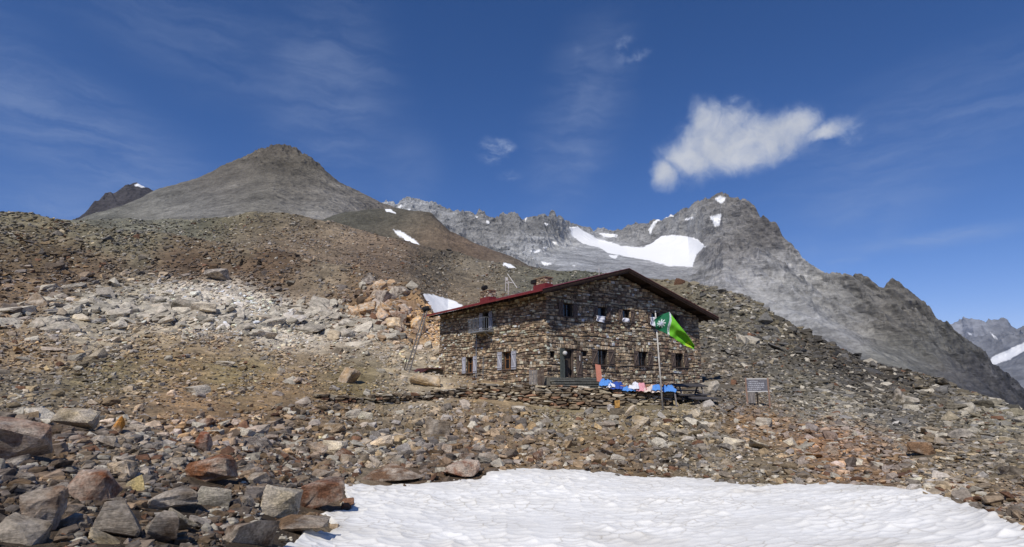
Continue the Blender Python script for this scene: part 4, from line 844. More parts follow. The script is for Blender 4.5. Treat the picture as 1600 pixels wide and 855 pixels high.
# roof
def roof_slab(o0, o1, e0, e1, y0, y1):
    mb = MB()
    for (sa, sb) in ((e0, RS), (RS, e1)):
        vs = []
        for y in (y0, y1):
            for (s, o) in ((sa, o0), (sb, o0), (sb, o1), (sa, o1)): vs.append((s, y, roof_top(s)+o))
        mb.add(vs, [(0, 1, 2, 3), (7, 6, 5, 4), (0, 4, 5, 1), (1, 5, 6, 2), (2, 6, 7, 3), (3, 7, 4, 0)])
    return mb
YF, YR = -1.27, HL+1.14
rf = roof_slab(-.17, -.03, EL_+.03, ER_-.03, YF+.05, YR-.05).build('roof', M['wood_dark'], hut)
roof_slab(-.03, 0.0, EL_-.04, ER_+.04, YF-.03, YR+.03).build('roof_sheet', M['red_metal'], rf)
ra = MB()
for k in range(int((YR-YF)/.8)):
    y = YF+.35+k*.8; ra.beam((EL_+.08, y, roof_top(EL_)-.26), (0, y, roof_top(0)-.28), .12, .16, c=(.8, .8, .8)); ra.beam((ER_-.08, y, roof_top(ER_)-.26), (HW, y, roof_top(HW)-.28), .12, .16, c=(.8, .8, .8))
for s in (0.3, 2.6, 5.1, RS-.09, 10.3, 13.2, 16.0, HW-.25): ra.box(s, s+.18, YF+.12, .05, roof_top(s+.09)-.42, roof_top(s+.09)-.185, c=(.7, .7, .7))
ra.build('rafters', M['wood_dark'], rf)
fa = MB()
for (sa, sb) in ((EL_, RS), (RS, ER_)):
    for (o0, o1, y0, y1, c) in ((-.24, -.035, YF-.0, YF+.045, 1.0), (-.36, -.21, YF+.05, YF+.09, 1.5)):
        fa.add([(sa, y0, roof_top(sa)+o0), (sb, y0, roof_top(sb)+o0), (sb, y0, roof_top(sb)+o1), (sa, y0, roof_top(sa)+o1), (sa, y1, roof_top(sa)+o0), (sb, y1, roof_top(sb)+o0), (sb, y1, roof_top(sb)+o1), (sa, y1, roof_top(sa)+o1)],
               [(0, 1, 2, 3), (7, 6, 5, 4), (0, 4, 5, 1), (1, 5, 6, 2), (2, 6, 7, 3), (3, 7, 4, 0)], (c, c*.9, c*.8))
fa.build('verge_board', M['wood_dark'], rf)
gt = MB(); gt.box(EL_-.06, EL_-.01, YF-.02, YR, roof_top(EL_)-.17, roof_top(EL_)+.005); gt.build('eave_flashing', M['red_metal'], rf)
# chimneys
def chimney(px0, px1, py_top, xs, cowl):
    a_ = on_plane(px0, 460, x=xs); b_ = on_plane(px1, 460, x=xs); y0, y1 = sorted((a_[1], b_[1])); y1 = y0+min(y1-y0, 1.6)
    zt = on_plane((px0+px1)/2, py_top, x=xs)[2]; zb = roof_top(xs)
    mb = MB(); wd = .8
    ch = MB(); ch.box(xs, xs+wd, y0, y1, zb-.3, zb+.38); o = ch.build('chimney_flashing', M['red_metal'], None)
    st = MB(); st.box(xs+.06, xs+wd-.06, y0+.06, y1-.06, zb+.3, zt-.08, c=lin((110, 84, 66)))
    for f_, L0, L1 in ((lambda s, o, z: (xs+.06-o, s, z), y0+.04, y1-.04), (lambda s, o, z: (s, y0+.06-o, z), xs+.04, xs+wd-.04)):
        z = zb+.38
        while z < zt-.1:
            h = random.uniform(.08, .14); s = L0
            while s < L1-.05:
                w_ = random.uniform(.14, .3); st.stone(f_, s, min(s+w_-.01, L1), z, z+h-.01, .05, stone_col()*random.choice([.8, 1, 1.3])); s += w_
            z += h
    c_ = st.build('chimney', M['masonry'], rf); o.parent = c_
    cap = MB(); cap.box(xs-.03, xs+wd+.03, y0-.03, y1+.03, zt-.08, zt, c=lin((150, 130, 105))); k = cap.build('cap', M['slate'], c_)
    cw = MB()
    if cowl: cw.tube((xs+.3, y1-.3, zt), (xs+.3, y1-.3, zt+.35), .12); cw.tube((xs+.3, y1-.05, zt+.38), (xs+.3, y1-.6, zt+.38), .22)
    else: cw.box(xs-.12, xs+.35, y1-.45, y1+.2, zt-.42, zt-.1)
    cw.build('cowl', M['black'], c_)
chimney(744, 764, 455, 2.0, True); chimney(831, 852, 434, 2.0, False)
# antenna rig on the roof
an = MB(); A0 = on_plane(794, 461, x=2.6); A1 = on_plane(790, 433, x=2.6); A2 = on_plane(795, 440, x=2.6)
an.tube(A0, A2, .035); an.tube(on_plane(790, 455, x=2.6), A1, .03); an.tube(on_plane(793, 441, x=2.6), on_plane(801, 442, x=2.6), .04)
an.tube(on_plane(793, 428, x=2.6), on_plane(808, 450, x=2.6), .03); an.tube(on_plane(792, 434, x=2.6), on_plane(792.6, 439, x=2.6), .09)
an.build('antenna_mast', M['white_metal'], hut)
lr = MB(); B0 = on_plane(936, 431, y=0.5); lr.tube(B0-np.array([0, 0, .3]), on_plane(936, 418, y=.5), .03); lr.build('lightning_rod', M['white_metal'], hut)
dp = MB(); dp.tube((-.10, 9.75, .2), (-.10, 9.75, 4.8), .045); dp.tube((-.1, 8.6, .6), (-.1, 8.6, 2.5), .03); dp.build('downpipe', M['galv'], hut)
# balcony
bx0, bt0, bt1, bz = -1.0, 7.0, 9.65, 4.66
bal = MB(); bal.box(bx0, -.03, bt0, bt1, bz-.12, bz); bo = bal.build('balcony', M['galv'], hut)
bl_ = MB(); R_ = .022; top = bz+1.05
for p, q in (((bx0, bt0), (bx0, bt1)), ((bx0, bt0), (-.05, bt0)), ((bx0, bt1), (-.05, bt1))):
    for z in (top, top-.5 if False else bz+.1): bl_.tube((*p, z), (*q, z), R_*1.2)
    n_ = 12 if p[1] != q[1] else 5
    for i in range(n_+1):
        t = i/n_; x, y = p[0]+(q[0]-p[0])*t, p[1]+(q[1]-p[1])*t; bl_.tube((x, y, bz), (x, y, top), R_*(1.4 if i in (0, n_) else .65), n=6)
bl_.build('railing', M['galv'], bo)
br = MB()
for t in (bt0+.25, bt1-.25): br.beam((bx0+.1, t, bz-.14), (-.05, t, bz-.65), .06, .06)
br.build('bracket', M['galv'], bo)
# windows and shutters
def shutter(parent, f_, s0, s1, z0, z1, mat, out=.10, dz=0.0, nm='shutter'):
    mb = MB(); n_ = 4; w_ = (s1-s0)/n_
    for i in range(n_):
        g = random.uniform(.75, 1.15); a_, b_ = s0+i*w_+.006, s0+(i+1)*w_-.006
        pts = [f_(a_, out, z0), f_(b_, out, z0), f_(b_, out, z1), f_(a_, out, z1), f_(a_, out+.035, z0), f_(b_, out+.035, z0), f_(b_, out+.035, z1), f_(a_, out+.035, z1)]
        mb.add(pts, [(0, 3, 2, 1), (4, 5, 6, 7), (0, 1, 5, 4), (1, 2, 6, 5), (2, 3, 7, 6), (3, 0, 4, 7)], (g, g, g))
    o = mb.build(nm, mat, parent)
    zb_ = MB(); hh = z1-z0; k = 1.25
    for (p, q) in (((s0+.03, z0+.14*hh), (s1-.03, z0+.14*hh)), ((s0+.03, z1-.14*hh), (s1-.03, z1-.14*hh)), ((s0+.07, z0+.17*hh), (s1-.07, z1-.17*hh))):
        zb_.beam(f_(p[0], out+.055, p[1]), f_(q[0], out+.055, q[1]), .07, .035, (k, k, k), up=Vector(f_(0, 1, 0)))
    zb_.build('brace', mat, o); return o
def window(f_, h, sh_mat, fr_mat, shw=.55, shutters=True, mull=True, open_=False, sill=True):
    a_, b_, c_, d_ = h; wn = MB(); dp_ = -.22; t = .075
    def bar(s0, s1, z0, z1, o0=dp_-.03, o1=dp_+.04, c=(1, 1, 1)):
        p = [f_(s, o, z) for z in (z0, z1) for (s, o) in ((s0, o1), (s1, o1), (s1, o0), (s0, o0))]
        wn.add(p, [(3, 2, 1, 0), (4, 5, 6, 7), (0, 1, 5, 4), (1, 2, 6, 5), (2, 3, 7, 6), (3, 0, 4, 7)], c)
    bar(a_, a_+t, c_, d_); bar(b_-t, b_, c_, d_); bar(a_+t, b_-t, c_, c_+t); bar(a_+t, b_-t, d_-t, d_)
    if mull: m_ = (a_+b_)/2; bar(m_-.045, m_+.045, c_+t, d_-t, dp_-.02, dp_+.05); bar(a_+t, m_-.045, (c_+d_)/2+.1, (c_+d_)/2+.14); bar(m_+.045, b_-t, (c_+d_)/2+.1, (c_+d_)/2+.14)
    o = wn.build('window', fr_mat, hut)
    gl = MB(); gl.add([f_(a_+.03, dp_-.012, c_+.03), f_(b_-.03, dp_-.012, c_+.03), f_(b_-.03, dp_-.012, d_-.03), f_(a_+.03, dp_-.012, d_-.03)], [(0, 1, 2, 3)]); gl.build('pane', M['glass'], o)
    if sill:
        sl2 = MB(); p = [f_(s, q, z) for z in (c_-.07, c_+.004) for (s, q) in ((a_-.05, .14), (b_+.05, .14), (b_+.05, -.2), (a_-.05, -.2))]
        sl2.add(p, [(3, 2, 1, 0), (4, 5, 6, 7), (0, 1, 5, 4), (1, 2, 6, 5), (2, 3, 7, 6), (3, 0, 4, 7)]); sl2.build('sill', M['wood_brown'], o)
    if shutters:
        shutter(o, f_, a_-shw-.02, a_-.02, c_-.04, d_+.04, sh_mat, dz=0); shutter(o, f_, b_+.02, b_+shw+.02, c_-.04, d_+.04, sh_mat)
    return o
window(fL, H_L[0], M['shutter_pale'], M['frame_wood'], .62); window(fL, H_L[1], M['shutter_pale'], M['frame_wood'], .66)
for h in H_F[5:8]: window(fF, h, M['wood_brown'], M['wood_dark'], .62 if h[0] < 5 else .55)
for i, h in enumerate(H_F[:5]): window(fF, h, M['wood_brown'], M['wood_dark'], .45, mull=(i == 0))
for h in H_F[9:]: window(fF, h, None, M['wood_dark'], shutters=False, mull=False, sill=False)
# balcony door
bd = MB(); h = H_L[2]
for (s0, s1, z0, z1) in ((h[0], h[0]+.08, h[2], h[3]), (h[1]-.08, h[1], h[2], h[3]), (h[0]+.08, h[1]-.08, h[3]-.08, h[3])): bd.box(.15, .22, s0, s1, z0, z1)
bdo = bd.build('balcony_door', M['wood_dark'], hut); pn = MB(); pn.box(.23, .25, h[0], h[1], h[2], h[3]); pn.build('pane', M['glass'], bdo)
shutter(bdo, fL, h[0]-.5, h[0]-.02, h[2], h[3]-.05, M['shutter_pale']); shutter(bdo, fL, h[1]+.02, h[1]+.5, h[2], h[3]-.05, M['shutter_pale'])
# entrance: open dark doorway, grey green half leaf at left, inner plank leaf, open outer leaf at right
dr = MB(); h = H_F[8]
dr.box(h[0], h[0]+.1, .05, .2, h[2], h[3]); dr.box(h[1]-.1, h[1], .05, .2, h[2], h[3]); dr.box(h[0]+.1, h[1]-.1, .05, .2, h[3]-.1, h[3])
dro = dr.build('door_frame', M['wood_brown'], hut)
M['wood_green'] = plain('grey_green_wood', (0.10, 0.11, 0.095), .8, nscale=9, var=.3, stretch=(3, 3, .5), attr=True)
d1 = MB()
for i in range(3): d1.box(h[0]-.28+i*.15, h[0]-.14+i*.15, -.16, -.12, h[2], h[3]-.02, c=(1-.15*(i % 2),)*3)
d1.build('door_leaf', M['wood_green'], dro)
d2 = MB()
for i in range(4): d2.box(h[0]+.55+i*.12, h[0]+.66+i*.12, .24, .28, h[2], h[3]-.1, c=(.55+.2*(i % 2),)*3)
d2.box(h[0]+.1, h[0]+.55, .24, .28, h[2], h[2]+.95, c=(.35,)*3)
d2.build('inner_door', M['wood_brown'], dro)
od = shutter(dro, fF, 2.75, 3.3, .72, 2.55, M['wood_brown'], nm='door_leaf')
tp = MB(); tp.box(2.98, 3.06, -.20, -.175, 1.95, 2.35); tp.build('thermometer', M['white_metal'], dro)
lp_ = MB()
bm = bmesh.new(); bmesh.ops.create_uvsphere(bm, u_segments=16, v_segments=10, radius=.17); me = bpy.data.meshes.new('door_lamp'); bm.to_mesh(me); bm.free(); me.materials.append(M['white_metal'])
lo_ = bpy.data.objects.new('door_lamp', me); COL.objects.link(lo_); lo_.parent = hut; lo_.location = (1.42, -.36, 2.46)
hk = MB(); hk.tube((1.42, -.02, 2.6), (1.42, -.36, 2.6), .015); hk.build('lamp_arm', M['black'], lo_, loc=(-1.42, .36, -2.46))

def hut_w(p): p = np.asarray(p, float); return C0+HU*p[0]+HV*p[1]+np.array([0, 0, p[2]])
# cloths hanging from the upper windows
def hanging(px0, px1, py0, py1, mat, label, shape, out=.30):
    a_ = on_plane(px0, py0, y=-out); b_ = on_plane(px1, py1, y=-out); s0, s1, zt, zb = a_[0], b_[0], a_[2], b_[2]
    nx, nz = 16, 14; V = []; 
    for j in range(nz+1):
        for i in range(nx+1):
            u, v = i/nx, j/nz
            if shape == 'pillow':
                an_ = v*2-1; hw = math.sqrt(max(0, 1-abs(an_)**2.6)); s = (s0+s1)/2+(u-.5)*(s1-s0)*max(hw, .05); o = out-.18*(1-hw)+.05*math.sin(u*9+v*4)+.10*(1-(2*u-1)**2)
            else:
                s = s0+(s1-s0)*(u*(1-.05*v)+.02*math.sin(v*5)); o = (out-.28 if v < .1 else out-.05)+.05*math.sin(u*8+v*3)+.02*math.sin(v*14)
            z = zt+(zb-zt)*v*(1.0 if shape == 'pillow' else (.78+.22*u))
            V.append((s, -o, z))
    V = np.array([hut_w(p) for p in V]); c_ = V.mean(0); o = meshobj('cloth', V-c_, grid_faces(nz+1, nx+1), mat, smooth=True, loc=c_.tolist())
    md = o.modifiers.new('thickness', 'SOLIDIFY'); md.thickness = .05
    tag(o, label, 'cloth', 'bedding airing at the upper windows'); return o
hanging(933, 946.5, 492, 505, M['c_white'], 'folded white sheet hanging from the second upper window', 'sheet')
hanging(972, 985, 496, 505.5, M['c_white'], 'plump white pillow hanging from the third upper window', 'pillow', .22)
hanging(1017, 1027, 494, 512, M['c_white'], 'white cloth hanging in the window behind the flag', 'sheet')

# entrance steps of slate
stp = empty('stone_steps', hut_w((2.4, -1.6, .3)), HUT_RZ); tag(stp, 'wide grey slate steps leading up to the hut door', 'steps')
for k in range(6):
    z1 = .68-k*.17; y0 = -1.0-k*.42; mb = MB(); s = -.35-k*.18; e_ = 4.4+k*.45
    while s < e_:
        wd = random.uniform(.8, 2.2); s1 = min(s+wd, e_); g = lin((124, 122, 112))*random.uniform(.7, 1.1); j = random.uniform(-.05, .05)
        mb.box(s-2.4+.01, s1-2.4-.01, y0+j+1.6, y0+.46+1.6, z1-.3-.10, z1-.3+random.uniform(-.015, .01), c=g); s = s1
    s = -.35-k*.18
    while s < e_:
        wd = random.uniform(.3, .9); s1 = min(s+wd, e_); g = lin((84, 78, 66))*random.uniform(.5, .9)
        mb.box(s-2.4, s1-2.4-.02, y0+.05+1.6, y0+.47+1.6, z1-.3-.19, z1-.3-.104, c=g); s = s1
    mb.build('step', M['slate'], stp)
fl = MB(); fl.box(-2.9, 2.4, .6, 1.55, -.9, .368, c=lin((112, 108, 98))); fl.build('landing', M['slate'], stp)

# dry stone walls made of stacked slabs
def drywall(name, path_, hfn, label, courses=9, depth=.55, colsc=1.0):
    pts = [np.array(p) for p in path_]; seg = [np.hypot(*(pts[i+1]-pts[i])[:2]) for i in range(len(pts)-1)]; Lt = sum(seg)
    pos, siz, yaw, col = [], [], [], []
    def pt(d):
        for i, l in enumerate(seg):
            if d <= l or i == len(seg)-1: t = min(d/l, 1); q = pts[i]+(pts[i+1]-pts[i])*t; e = pts[i+1]-pts[i]; return q, math.atan2(e[1], e[0])
            d -= l
    z = 0.0
    while z < 2.2:
        h = random.uniform(.11, .21); d = random.uniform(-.2, 0)
        while d < Lt:
            l = random.uniform(.28, .85); dm = min(max(d+l/2, 0), Lt); q, a_ = pt(dm); H = hfn(dm/Lt)
            if z+h*.5 < H*random.uniform(.93, 1.05):
                n_ = np.array([-math.sin(a_), math.cos(a_)])
                for row, dd in ((0, -random.uniform(-.03, .05)), (1, .32)):
                    pos.append((q[0]+n_[0]*dd, q[1]+n_[1]*dd, q[2]+z+h/2+.03*math.sin(dm*1.3))); siz.append((l*1.06, random.uniform(.38, .5), h*1.12)); yaw.append(a_+random.uniform(-.08, .08))
                    c = lin(random.choice([(150, 138, 115), (122, 108, 88), (104, 92, 76), (136, 120, 98), (92, 80, 66), (160, 150, 132), (118, 110, 98), (128, 98, 76)]))*random.uniform(.7, 1.15)*colsc*1.55; col.append(c)
            d += l
        z += h
    pos, siz = np.array(pos), np.array(siz); n_ = len(pos); m3 = np.array([euler_mats(np.array([y]), np.array([random.gauss(0, .05)]), np.array([random.gauss(0, .06)]))[0] for y in yaw])
    BX = [i for i in range(len(HI))]
    V, Fc, Cc = merge_rocks(pos, siz, m3, np.array(col), WALLP, rng.integers(0, len(WALLP), n_))
    c_ = V.mean(0); o = meshobj(name, V-c_, Fc, M['rubble'], cols=Cc, loc=c_.tolist()); tag(o, label, 'wall'); return o
WALLP = [make_proto(16, False, 700+i, .97) for i in range(14)]
def gp(x, y, r, dz=0): q = at(x, y, r); z = ground_xy(q[0], q[1]); return np.array([q[0], q[1], z+dz])
drywall('dry_stone_wall', [gp(735, 640, 40.2, -.1), gp(800, 642, 39.2, -.1), gp(860, 643, 38.6, -.1), gp(950, 643, 38.4, -.1), gp(1045, 640, 38.8, -.1)], lambda t: .95+.55*min(1, t*2.2), 'dry stone retaining wall holding the terrace before the hut')
drywall('dry_stone_wall', [gp(500, 640, 34.8, -.15), gp(560, 640, 36, -.15), gp(650, 640, 38, -.15), gp(728, 640, 40.3, -.15)], lambda t: .45+.35*t, 'low tumbledown dry stone wall running left from the terrace', colsc=.85)
drywall('dry_stone_wall', [gp(1043, 640, 38.9, -.1), np.array([*hut_w((13.9, -.5, 0))[:2], -1.45])], lambda t: 1.3, 'short dark dry stone wall end right of the flagpole', colsc=.6)

# terrace fill between wall and hut
def terrace():
    P = [hut_w((-1.5, -.05, 0)), hut_w((13.6, -.05, 0)), at(1048, 640, 39.6), at(950, 640, 39.0), at(860, 640, 39.2), at(800, 640, 39.8), at(745, 640, 41)]
    mb = MB(); n_ = len(P); mb.add([(p[0], p[1], -.12) for p in P]+[(p[0], p[1], -1.6) for p in P], [tuple(range(n_-1, -1, -1))]+[(i, (i+1) % n_, n_+(i+1) % n_, n_+i) for i in range(n_)], lin((120, 108, 84)))
    o = mb.build('terrace', M['slate']); tag(o, kind='structure')
terrace()

# flagpole and flag
FP, fr = ground_px(1036, 642); fr = 37.0; q = at(1036, 641, fr); FPb = np.array([q[0], q[1], ground_xy(q[0], q[1])-.05]); FT = at(1024, 488, fr)
pole = empty('flagpole', FPb); tag(pole, 'thin pale wooden flagpole leaning left in front of the hut', 'flagpole')
mb = MB(); mb.tube((0, 0, -.3), tuple(FT-FPb), .06, .04, 10); po = mb.build('pole', plain('pale_pole_wood', (.58, .54, .47), .7, nscale=8, var=.3, stretch=(1, 1, .3)), pole, True)
mb = MB(); mb.tube(tuple(FT-FPb), tuple(FT-FPb+np.array([0, 0, .09])), .07, .02, 10); mb.build('finial', M['galv'], pole, True)
mb = MB()
for i in range(12): a1 = i/12; mb.add([tuple(np.array((math.cos(i*.52)*.3, math.sin(i*.52)*.3, .0)))], [])
def flag():
    topE = [(1020.5, 501), (1026, 497), (1036, 491), (1046, 487.5), (1053, 497), (1060, 506), (1070, 518), (1079, 530), (1085.5, 541)]
    botE = [(1024, 514), (1028, 516), (1036, 519), (1044, 522.5), (1051, 527), (1057, 531.5), (1065, 537), (1073, 541.5), (1084, 546)]
    tt = np.linspace(0, 1, len(topE)); nu, nv = 96, 40; V = []; C_ = []
    te = np.array(topE, float); be = np.array(botE, float)
    for j in range(nv+1):
        for i in range(nu+1):
            u, v = i/nu, j/nv
            a_ = np.array([np.interp(u, tt, te[:, 0]), np.interp(u, tt, te[:, 1])]); b_ = np.array([np.interp(u, tt, be[:, 0]), np.interp(u, tt, be[:, 1])]); p = a_*(1-v)+b_*v
            rr_ = fr-.25+.22*math.sin(u*7+v*2.0)*min(1, u*3)+.10*math.sin(v*7+u*5)+.03*math.sin(u*31+v*9)
            V.append(at(p[0], p[1], rr_))
            g = u-.02*math.sin(v*6)
            if g < .37: c = (.010, .135, .055)
            elif g < .42: c = (.55, .60, .58)
            else: c = (.135, .44, .018)
            if g > .85 and v > .35 and g < .97: c = (.36, .55, .03)
            if 0.37 <= g < .42 and (int(v*26) % 2 == 0) and .382 < g < .410 and .1 < v < .9: c = (.13, .24, .20)
            # edelweiss star
            eu, ev = (u-.21)*3.6, (v-.50)*1.4; r_ = math.hypot(eu, ev); th = math.atan2(ev, eu); pet = .235+.125*math.cos(th*9+.4)
            if r_ < pet: c = (.70, .73, .72)
            if r_ < .135: c = (.30, .33, .42) if (math.sin(th*6)*math.cos(r_*70) > -.2) else (.7, .7, .72)
            if u < .05: c = (.65, .72, .68) if v < .75 else (.02, .14, .06)
            C_.append(c)
    V = np.array(V); c0 = V[0]; o = meshobj('flag', V-c0, grid_faces(nv+1, nu+1), plain('printed_flag_cloth', (1, 1, 1), .7, nscale=6, var=.12, attr=True), smooth=True, cols=np.array(C_), loc=c0.tolist())
    md = o.modifiers.new('thickness', 'SOLIDIFY'); md.thickness = .012
    tag(o, 'green flag with white star blossom emblem and light green tail', 'flag')
flag()

# airing laundry along the terrace edge
def bundle(px0, px1, py0, py1, mat, label, name='cloth', seed=0, r=38.5):
    a_, b_ = at(px0, py1, r), at(px1, py1, r); top_ = at((px0+px1)/2, py0, r); Lh = np.hypot(*(b_-a_)[:2]); H = max(top_[2]-(a_[2]+b_[2])/2, .12); dirv = (b_-a_)/np.linalg.norm(b_-a_)
    nx, ny = 26, 16; V = []
    for j in range(ny+1):
        for i in range(nx+1):
            u, v = i/nx, j/ny; e = (1-abs(2*u-1)**3)*(1-abs(2*v-1)**3)
            n_ = float(fbm(np.array([u*3+seed]), np.array([v*2.5]), np.array([seed*1.7]), 3)[0]); f_ = float(ridged(np.array([u*2.2+seed]), np.array([v*1.6]), np.array([3.+seed]), 3)[0])
            x = (u-.5)*Lh*(1.25+.9*n_)+.25*n_; y = (v-.5)*.8*(1+.8*n_); z = H*(.12+1.05*min(1, e*(.12+1.15*f_+.9*max(n_, 0))))*(1 if e > .02 else .0)
            wob = .10*n_; V.append(np.array([x, y+wob, z if v > .08 else -.05-.12*abs(n_)*3]))
    V = np.array(V); a0 = math.atan2(dirv[1], dirv[0]); ca, sa = math.cos(a0), math.sin(a0)
    V = np.stack([V[:, 0]*ca-V[:, 1]*sa, V[:, 0]*sa+V[:, 1]*ca, V[:, 2]], 1); mid = (a_+b_)/2; mid[2] = min(a_[2], b_[2])
    o = meshobj(name, V, grid_faces(ny+1, nx+1), mat, smooth=True, loc=mid.tolist()); o.modifiers.new('thickness', 'SOLIDIFY').thickness = .02
    tag(o, label, 'cloth', 'laundry spread on the terrace wall')
for i, a_ in enumerate([(938, 953, 593, 601, M['c_blue'], 'bright blue cloth bundle at the left end beside the salmon board'), (949, 958, 597, 603, M['c_white'], 'small white cloth between the two left blue cloths'),
    (956, 974, 598, 606, M['c_dblue'], 'deep blue cloth lying right of the small white cloth'), (974, 992, 603, 609, M['c_blue'], 'flat light blue cloth under the white bundle'), (984, 998, 598, 606, M['c_white'], 'puffy white bundle left of the pink cloth'),
    (996, 1008, 600, 609, M['c_pink'], 'pink cloth in the middle of the laundry row'), (1006, 1020, 602, 610, M['c_cream'], 'cream cloth right of the pink cloth'), (1017, 1030, 602, 608, M['c_blue'], 'pale blue cloth just left of the flagpole'),
    (1020, 1034, 606, 611, M['c_cream'], 'cream rag hanging below the cloth left of the flagpole'), (1036, 1052, 603, 610, M['c_blue'], 'folded blue cloth right of the flagpole at the wall end')]):
    bundle(*a_, seed=i*1.3)
# salmon board leaning in front of the window
b0 = at(937, 597, 40.2); b1 = at(934, 570, 41.0); mb = MB(); mb.beam((0, 0, 0), tuple(b1-b0), .40, .05, up=(.3, -1, .1)); o = mb.build('board', M['orange_board'], loc=b0.tolist()); tag(o, 'salmon red board leaning upright below the ground floor window', 'board')

# weathered plank screen beside the steps
def screen():
    r0 = 41.0; b0 = at(827, 606, r0-.4); root = empty('plank_screen', b0); tag(root, 'weathered grey plank screen standing at the hut corner', 'fence')
    for (xa, xb, yt, yb, k, m_, tint) in ((827, 840, 578, 605, 5, M['wood_grey'], 1.15), (840, 850.5, 576, 603, 5, M['wood_brown'], .9)):
        mb = MB()
        for i in range(k):
            x0 = xa+(xb-xa)*i/k; x1 = xa+(xb-xa)*(i+.78)/k; p = at((x0+x1)/2, yb, r0-.4+.04*i); q = at((x0+x1)/2, yt+random.uniform(-1, 1.5), r0-.4+.04*i); wd = (x1-x0)*r0/907
            g = tint*random.uniform(.8, 1.2); mb.beam(tuple(p-b0-np.array([0, 0, .3])), tuple(q-b0), wd, .03, (g, g, g), up=(0, 1, 0))
        mb.build('panel', m_, root)
screen()
# small black fire box on the terrace edge
p = at(861, 612, 39.0); rt = empty('fire_box', p); tag(rt, 'small black stove box on the steps', 'stove')
mb = MB(); 
for x0, x1, z0, z1 in ((-.3, -.2, 0, .38), (.2, .3, 0, .38), (-.3, .3, .38, .44)): mb.box(x0, x1, -.25, .25, z0, z1, c=lin((96, 88, 78)))
mb.build('surround', M['slate'], rt); mb = MB(); mb.box(-.2, .2, -.1, .22, 0, .38); mb.build('firebox', M['black'], rt); mb = MB(); mb.tube((0, -.2, .0), (0, -.2, .38), .03); mb.build('pipe', M['galv'], rt)

# painted marker stones at the wall foot
P, r_ = ground_px(955, 644); rock_obj('rock', P+np.array([0, -.15, .22]), (.55, .35, .52), np.eye(3), lin((205, 200, 200)), 9, 'white marker stone leaning on the foot of the terrace wall', None, 'stone')
P = at(965, 640, 37.6); mb = MB(); mb.add([(-.17, 0, -.05), (.15, 0, 0), (.17, .05, .45), (-.15, .05, .40), (-.17, .09, -.05), (.15, .09, 0), (.17, .14, .45), (-.15, .14, .4)], [(0, 1, 2, 3), (7, 6, 5, 4), (0, 4, 5, 1), (1, 5, 6, 2), (2, 6, 7, 3), (3, 7, 4, 0)])
o = mb.build('marker_plate', plain('orange_yellow_paint', (.50, .27, .07), .7, nscale=5, var=.6), loc=[P[0], P[1], ground_xy(P[0], P[1])+.12]); tag(o, 'small orange yellow plate propped beside the white marker stone', 'plate')

# picnic table and bench, weathered dark
def picnic(px, py, r, L_, H, name, label, bench=True, yaw=.12):
    b = at(px, py, r); b[2] = ground_xy(b[0], b[1]); root = empty(name, b, yaw); root.rotation_euler.x = .15 if bench else .10; tag(root, label, 'table' if bench else 'bench')
    tp_ = MB()
    for i in range(4): g = random.uniform(.5, .75); tp_.box(-L_/2+random.uniform(-.05, .05), L_/2+random.uniform(-.05, .05), -.52+i*.26, -.275+i*.26, H-.07, H, c=(g*.62, g*.63, g*.66))
    tp_.build('tabletop' if bench else 'seat', M['wood_grey'], root)
    if bench:
        for sy in (-1, 1):
            s_ = MB(); s_.box(-L_/2, L_/2, sy*.86-.17, sy*.86+.17, .40, .46, c=(.42, .42, .45)); s_.build('seat', M['wood_grey'], root)
    if bench:
        pk = MB()
        for i in range(5): pk.box(-L_/2+.15+.05*i, L_/2-.2, -.5+.09*i, .5-.06*i, .02+.06*i, .07+.06*i, c=(.3, .29, .28))
        pk.build('shade_planks', M['wood_grey'], root)  # dark boards added to stand for the shade beneath the tabletop
    for sx in (-1, 1):
        lg = MB(); x = sx*(L_/2-.3)
        if bench: lg.beam((x, -.85, 0), (x, -.25, H-.05), .07, .1); lg.beam((x, .85, 0), (x, .25, H-.05), .07, .1); lg.box(x+.05, x+.1, -.82, .82, .30, .40)
        else: lg.box(x-.05, x+.05, -.3, .3, 0, H-.05)
        lg.build('leg', M['wood_grey'], root)
picnic(1077, 637, 40.3, 2.1, .95, 'picnic_table', 'dark weathered picnic table right of the flagpole')
picnic(1100, 640, 38.8, 1.5, .46, 'bench', 'low dark plank bench at the right of the picnic table', False, .05)
mb = MB(); b = at(1058, 640, 38.2); b[2] = ground_xy(b[0], b[1]); mb.beam((0, 0, -.2), (-.1, 0, .95), .09, .09, (1.3, 1.3, 1.3)); o = mb.build('wooden_post', M['wood_grey'], loc=b.tolist()); tag(o, 'short grey wooden post before the left end of the picnic table', 'post')

